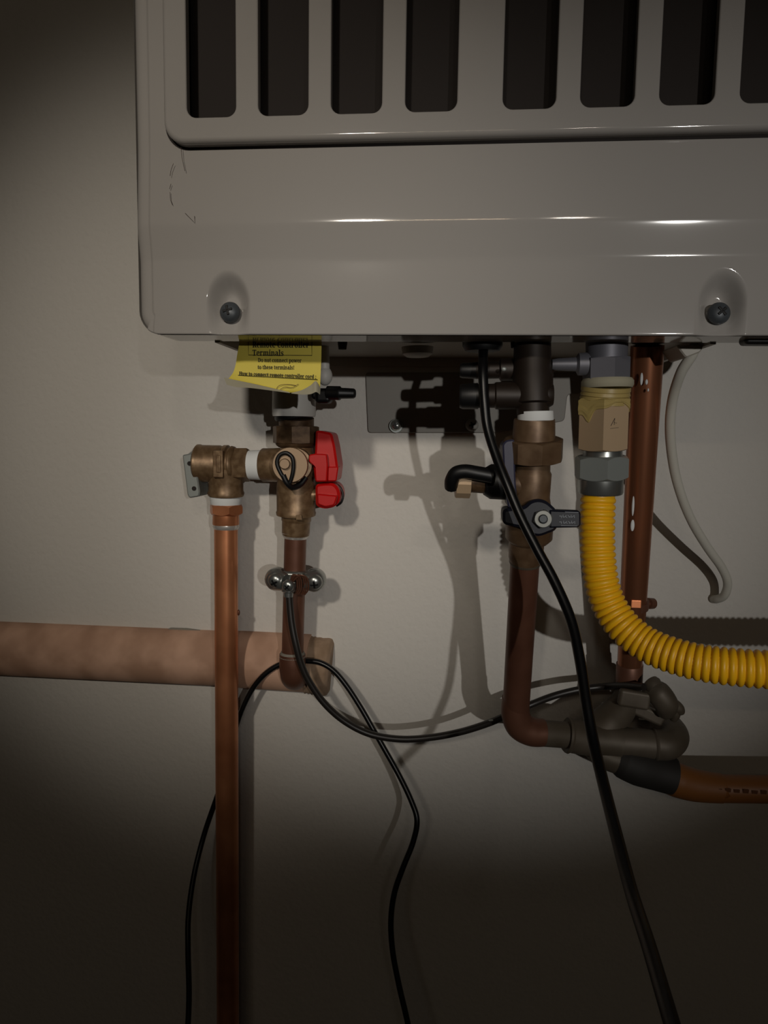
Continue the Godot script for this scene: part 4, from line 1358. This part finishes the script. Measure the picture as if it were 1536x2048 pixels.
# ------------------------------------------------------------------ label and nozzle
func notice() -> void:
	var t := thing("warning_label", "creased yellow paper label with black lettering hanging under the heater", "label", Vector3(-0.1366, 0.0547, 0.1900))
	var z := 0.188
	# rows of the sheet from top to bottom, each from left to right
	var rows := [
		[Vector3(-0.1676, 0.0742, 0.1900), Vector3(-0.1523, 0.0743, 0.1900), Vector3(-0.1366, 0.0743, 0.1900), Vector3(-0.1211, 0.0743, 0.1900), Vector3(-0.1044, 0.0744, 0.1900)],
		[Vector3(-0.1695, 0.0661, 0.1880), Vector3(-0.1529, 0.0662, 0.1880), Vector3(-0.1371, 0.0663, 0.1880), Vector3(-0.1215, 0.0663, 0.1880), Vector3(-0.1048, 0.0664, 0.1880)],
		[Vector3(-0.1711, 0.0578, 0.1880), Vector3(-0.1529, 0.0578, 0.1880), Vector3(-0.1371, 0.0579, 0.1880), Vector3(-0.1215, 0.0580, 0.1880), Vector3(-0.1049, 0.0581, 0.1880)],
		[Vector3(-0.1723, 0.0509, 0.1880), Vector3(-0.1549, 0.0506, 0.1880), Vector3(-0.1379, 0.0503, 0.1880), Vector3(-0.1214, 0.0500, 0.1880), Vector3(-0.1051, 0.0502, 0.1880)],
		[Vector3(-0.1740, 0.0450, 0.1890), Vector3(-0.1561, 0.0437, 0.1880), Vector3(-0.1387, 0.0423, 0.1880), Vector3(-0.1214, 0.0417, 0.1880), Vector3(-0.1054, 0.0418, 0.1880)],
		[Vector3(-0.1763, 0.0406, 0.1920), Vector3(-0.1583, 0.0374, 0.1900), Vector3(-0.1400, 0.0342, 0.1890), Vector3(-0.1192, 0.0330, 0.1870), Vector3(-0.1061, 0.0347, 0.1860)],
	]
	# bottom edge with its dip and peak
	rows.append([Vector3(-0.1769, 0.0397, 0.1940), Vector3(-0.1597, 0.0369, 0.1920), Vector3(-0.1414, 0.0330, 0.1900), Vector3(-0.1287, 0.0302, 0.1870), Vector3(-0.1061, 0.0343, 0.1860)])
	var dense := []
	for r in rows:
		dense.append(smooth_path(r, 8))
	var cols := []
	for i in dense[0].size():
		var c := []
		for r in dense:
			c.append(r[i])
		cols.append(smooth_path(c, 5))
	var st := begin()
	for i in cols.size() - 1:
		for j in cols[0].size() - 1:
			var a: Vector3 = cols[i][j]
			var b: Vector3 = cols[i + 1][j]
			var c: Vector3 = cols[i + 1][j + 1]
			var d: Vector3 = cols[i][j + 1]
			var n := (c - a).cross(b - d)
			n = n.normalized() * (1.0 if n.z > 0.0 else -1.0)
			quad(st, a, b, c, d, n, n, n, n)
			var off := Vector3(0, 0, -0.0003)
			quad(st, a + off, b + off, c + off, d + off, -n, -n, -n, -n)
	obj("sheet", st, mats.label_yellow, t)
	# the turned-up lower edge shows the grey back of the paper
	st = begin()
	for strip in [[[Vector3(-0.1790, 0.0406, 0.1960), Vector3(-0.1705, 0.0389, 0.1955), Vector3(-0.1593, 0.0368, 0.1935), Vector3(-0.1440, 0.0336, 0.1920), Vector3(-0.1298, 0.0305, 0.1890)], [Vector3(-0.1761, 0.0352, 0.1990), Vector3(-0.1687, 0.0333, 0.1990), Vector3(-0.1576, 0.0328, 0.1970), Vector3(-0.1427, 0.0312, 0.1940), Vector3(-0.1290, 0.0297, 0.1890)]], [[Vector3(-0.1283, 0.0298, 0.1885), Vector3(-0.1194, 0.0321, 0.1900), Vector3(-0.1122, 0.0359, 0.1910), Vector3(-0.1082, 0.0389, 0.1915), Vector3(-0.1053, 0.0334, 0.1885)], [Vector3(-0.1280, 0.0294, 0.1885), Vector3(-0.1182, 0.0285, 0.1920), Vector3(-0.1118, 0.0289, 0.1930), Vector3(-0.1079, 0.0305, 0.1930), Vector3(-0.1052, 0.0287, 0.1910)]]]:
		var u := smooth_path(strip[0], 6)
		var l := smooth_path(strip[1], 6)
		for i in u.size() - 1:
			var n: Vector3 = (u[i + 1] - u[i]).cross(l[i] - u[i] + Vector3(0, -1e-5, 0)).normalized()
			n = n * (1.0 if n.z > 0.0 else -1.0)
			quad(st, u[i], u[i + 1], l[i + 1], l[i], n, n, n, n)
			var off := Vector3(0, 0, -0.0003)
			quad(st, u[i] + off, u[i + 1] + off, l[i + 1] + off, l[i] + off, -n, -n, -n, -n)
	obj("curled_edge", st, mats.label_back, t, "curled grey edge of the paper")
	# print
	line_of_text(t, "Remote Controller", Vector3(-0.1587, 0.0654, 0.1884), Vector3(-0.1144, 0.0655, 0.1884), 0.0046)
	line_of_text(t, "Terminals", Vector3(-0.1587, 0.0593, 0.1884), Vector3(-0.1343, 0.0592, 0.1884), 0.0046)
	line_of_text(t, "Do not connect power", Vector3(-0.1544, 0.0532, 0.1884), Vector3(-0.1202, 0.0530, 0.1884), 0.0030)
	line_of_text(t, "to these terminals!", Vector3(-0.1547, 0.0487, 0.1885), Vector3(-0.1260, 0.0485, 0.1885), 0.0030)
	line_of_text(t, "How to connect remote controller cord ;", Vector3(-0.1691, 0.0433, 0.1897), Vector3(-0.1088, 0.0412, 0.1887), 0.0028)
	st = begin()
	tube(st, [Vector3(-0.1618, 0.0684, 0.1885), Vector3(-0.1618, 0.0585, 0.1885), Vector3(-0.1120, 0.0584, 0.1885), Vector3(-0.1121, 0.0685, 0.1885)], [0.00022], 5)
	tube(st, [Vector3(-0.1698, 0.0429, 0.1899), Vector3(-0.1076, 0.0402, 0.1887)], [0.00022], 5)
	obj("print_rule", st, mats.ink, t)
	st = begin()
	tube(st, smooth_path([Vector3(-0.1393, 0.0326, 0.1905), Vector3(-0.1377, 0.0349, 0.1905), Vector3(-0.1342, 0.0361, 0.1903), Vector3(-0.1289, 0.0362, 0.1895), Vector3(-0.1243, 0.0355, 0.1890)], 5), [0.0002], 5)
	tube(st, smooth_path([Vector3(-0.1365, 0.0323, 0.1905), Vector3(-0.1326, 0.0342, 0.1903), Vector3(-0.1273, 0.0339, 0.1895), Vector3(-0.1224, 0.0367, 0.1890)], 5), [0.0002], 5)
	obj("printed_diagram", st, mats.faint_ink, t)


func line_of_text(parent: Node3D, words: String, a: Vector3, b: Vector3, tall: float) -> void:
	var tm := TextMesh.new()
	var f := SystemFont.new()
	f.font_names = PackedStringArray(["Droid Serif"])
	f.font_weight = 700
	tm.font = f
	tm.text = words
	tm.font_size = 64
	tm.pixel_size = 0.01
	tm.depth = 0.02
	tm.horizontal_alignment = HORIZONTAL_ALIGNMENT_LEFT
	tm.vertical_alignment = VERTICAL_ALIGNMENT_BOTTOM
	var bb := tm.get_aabb()
	var d := (b - a).normalized()
	var up := Vector3(0, 0, 1).cross(d).normalized()
	var sx := a.distance_to(b) / bb.size.x
	var sy := tall / 0.47
	var o := MeshInstance3D.new()
	o.name = "lettering"
	o.mesh = tm
	o.material_override = mats.ink
	parent.add_child(o, true)
	var bs := Basis(d * sx, up * sy, d.cross(up) * 0.012)
	o.global_transform = Transform3D(bs, a - bs * Vector3(bb.position.x, bb.position.y + 0.13, 0.0))


func drain_nozzle() -> void:
	var t := thing("drain_nozzle", "black plastic elbow nozzle beside the white socket", "pipe fitting", Vector3(-0.1193, 0.0335, 0.0900))
	var st := begin()
	rbox(st, at_point(Vector3(-0.1206, 0.0326, 0.0880)), Vector3(0.01491, 0.01355, 0.016), 0.004)
	rbox(st, at_point(Vector3(-0.1261, 0.0340, 0.0780)), Vector3(0.012, 0.009, 0.030), 0.003)
	obj("body", st, mats.black_rubber, t)
	st = begin()
	turned(st, Vector3(-0.1167, 0.0352, 0.0920), Vector3(-0.0912, 0.0347, 0.0960), [Vector2(0, 0.00627), Vector2(0.45, 0.00627), Vector2(0.5, 0.00493), Vector2(0.95, 0.00448), Vector2(1, 0.00358)], 28)
	obj("spout", st, mats.black_rubber, t)
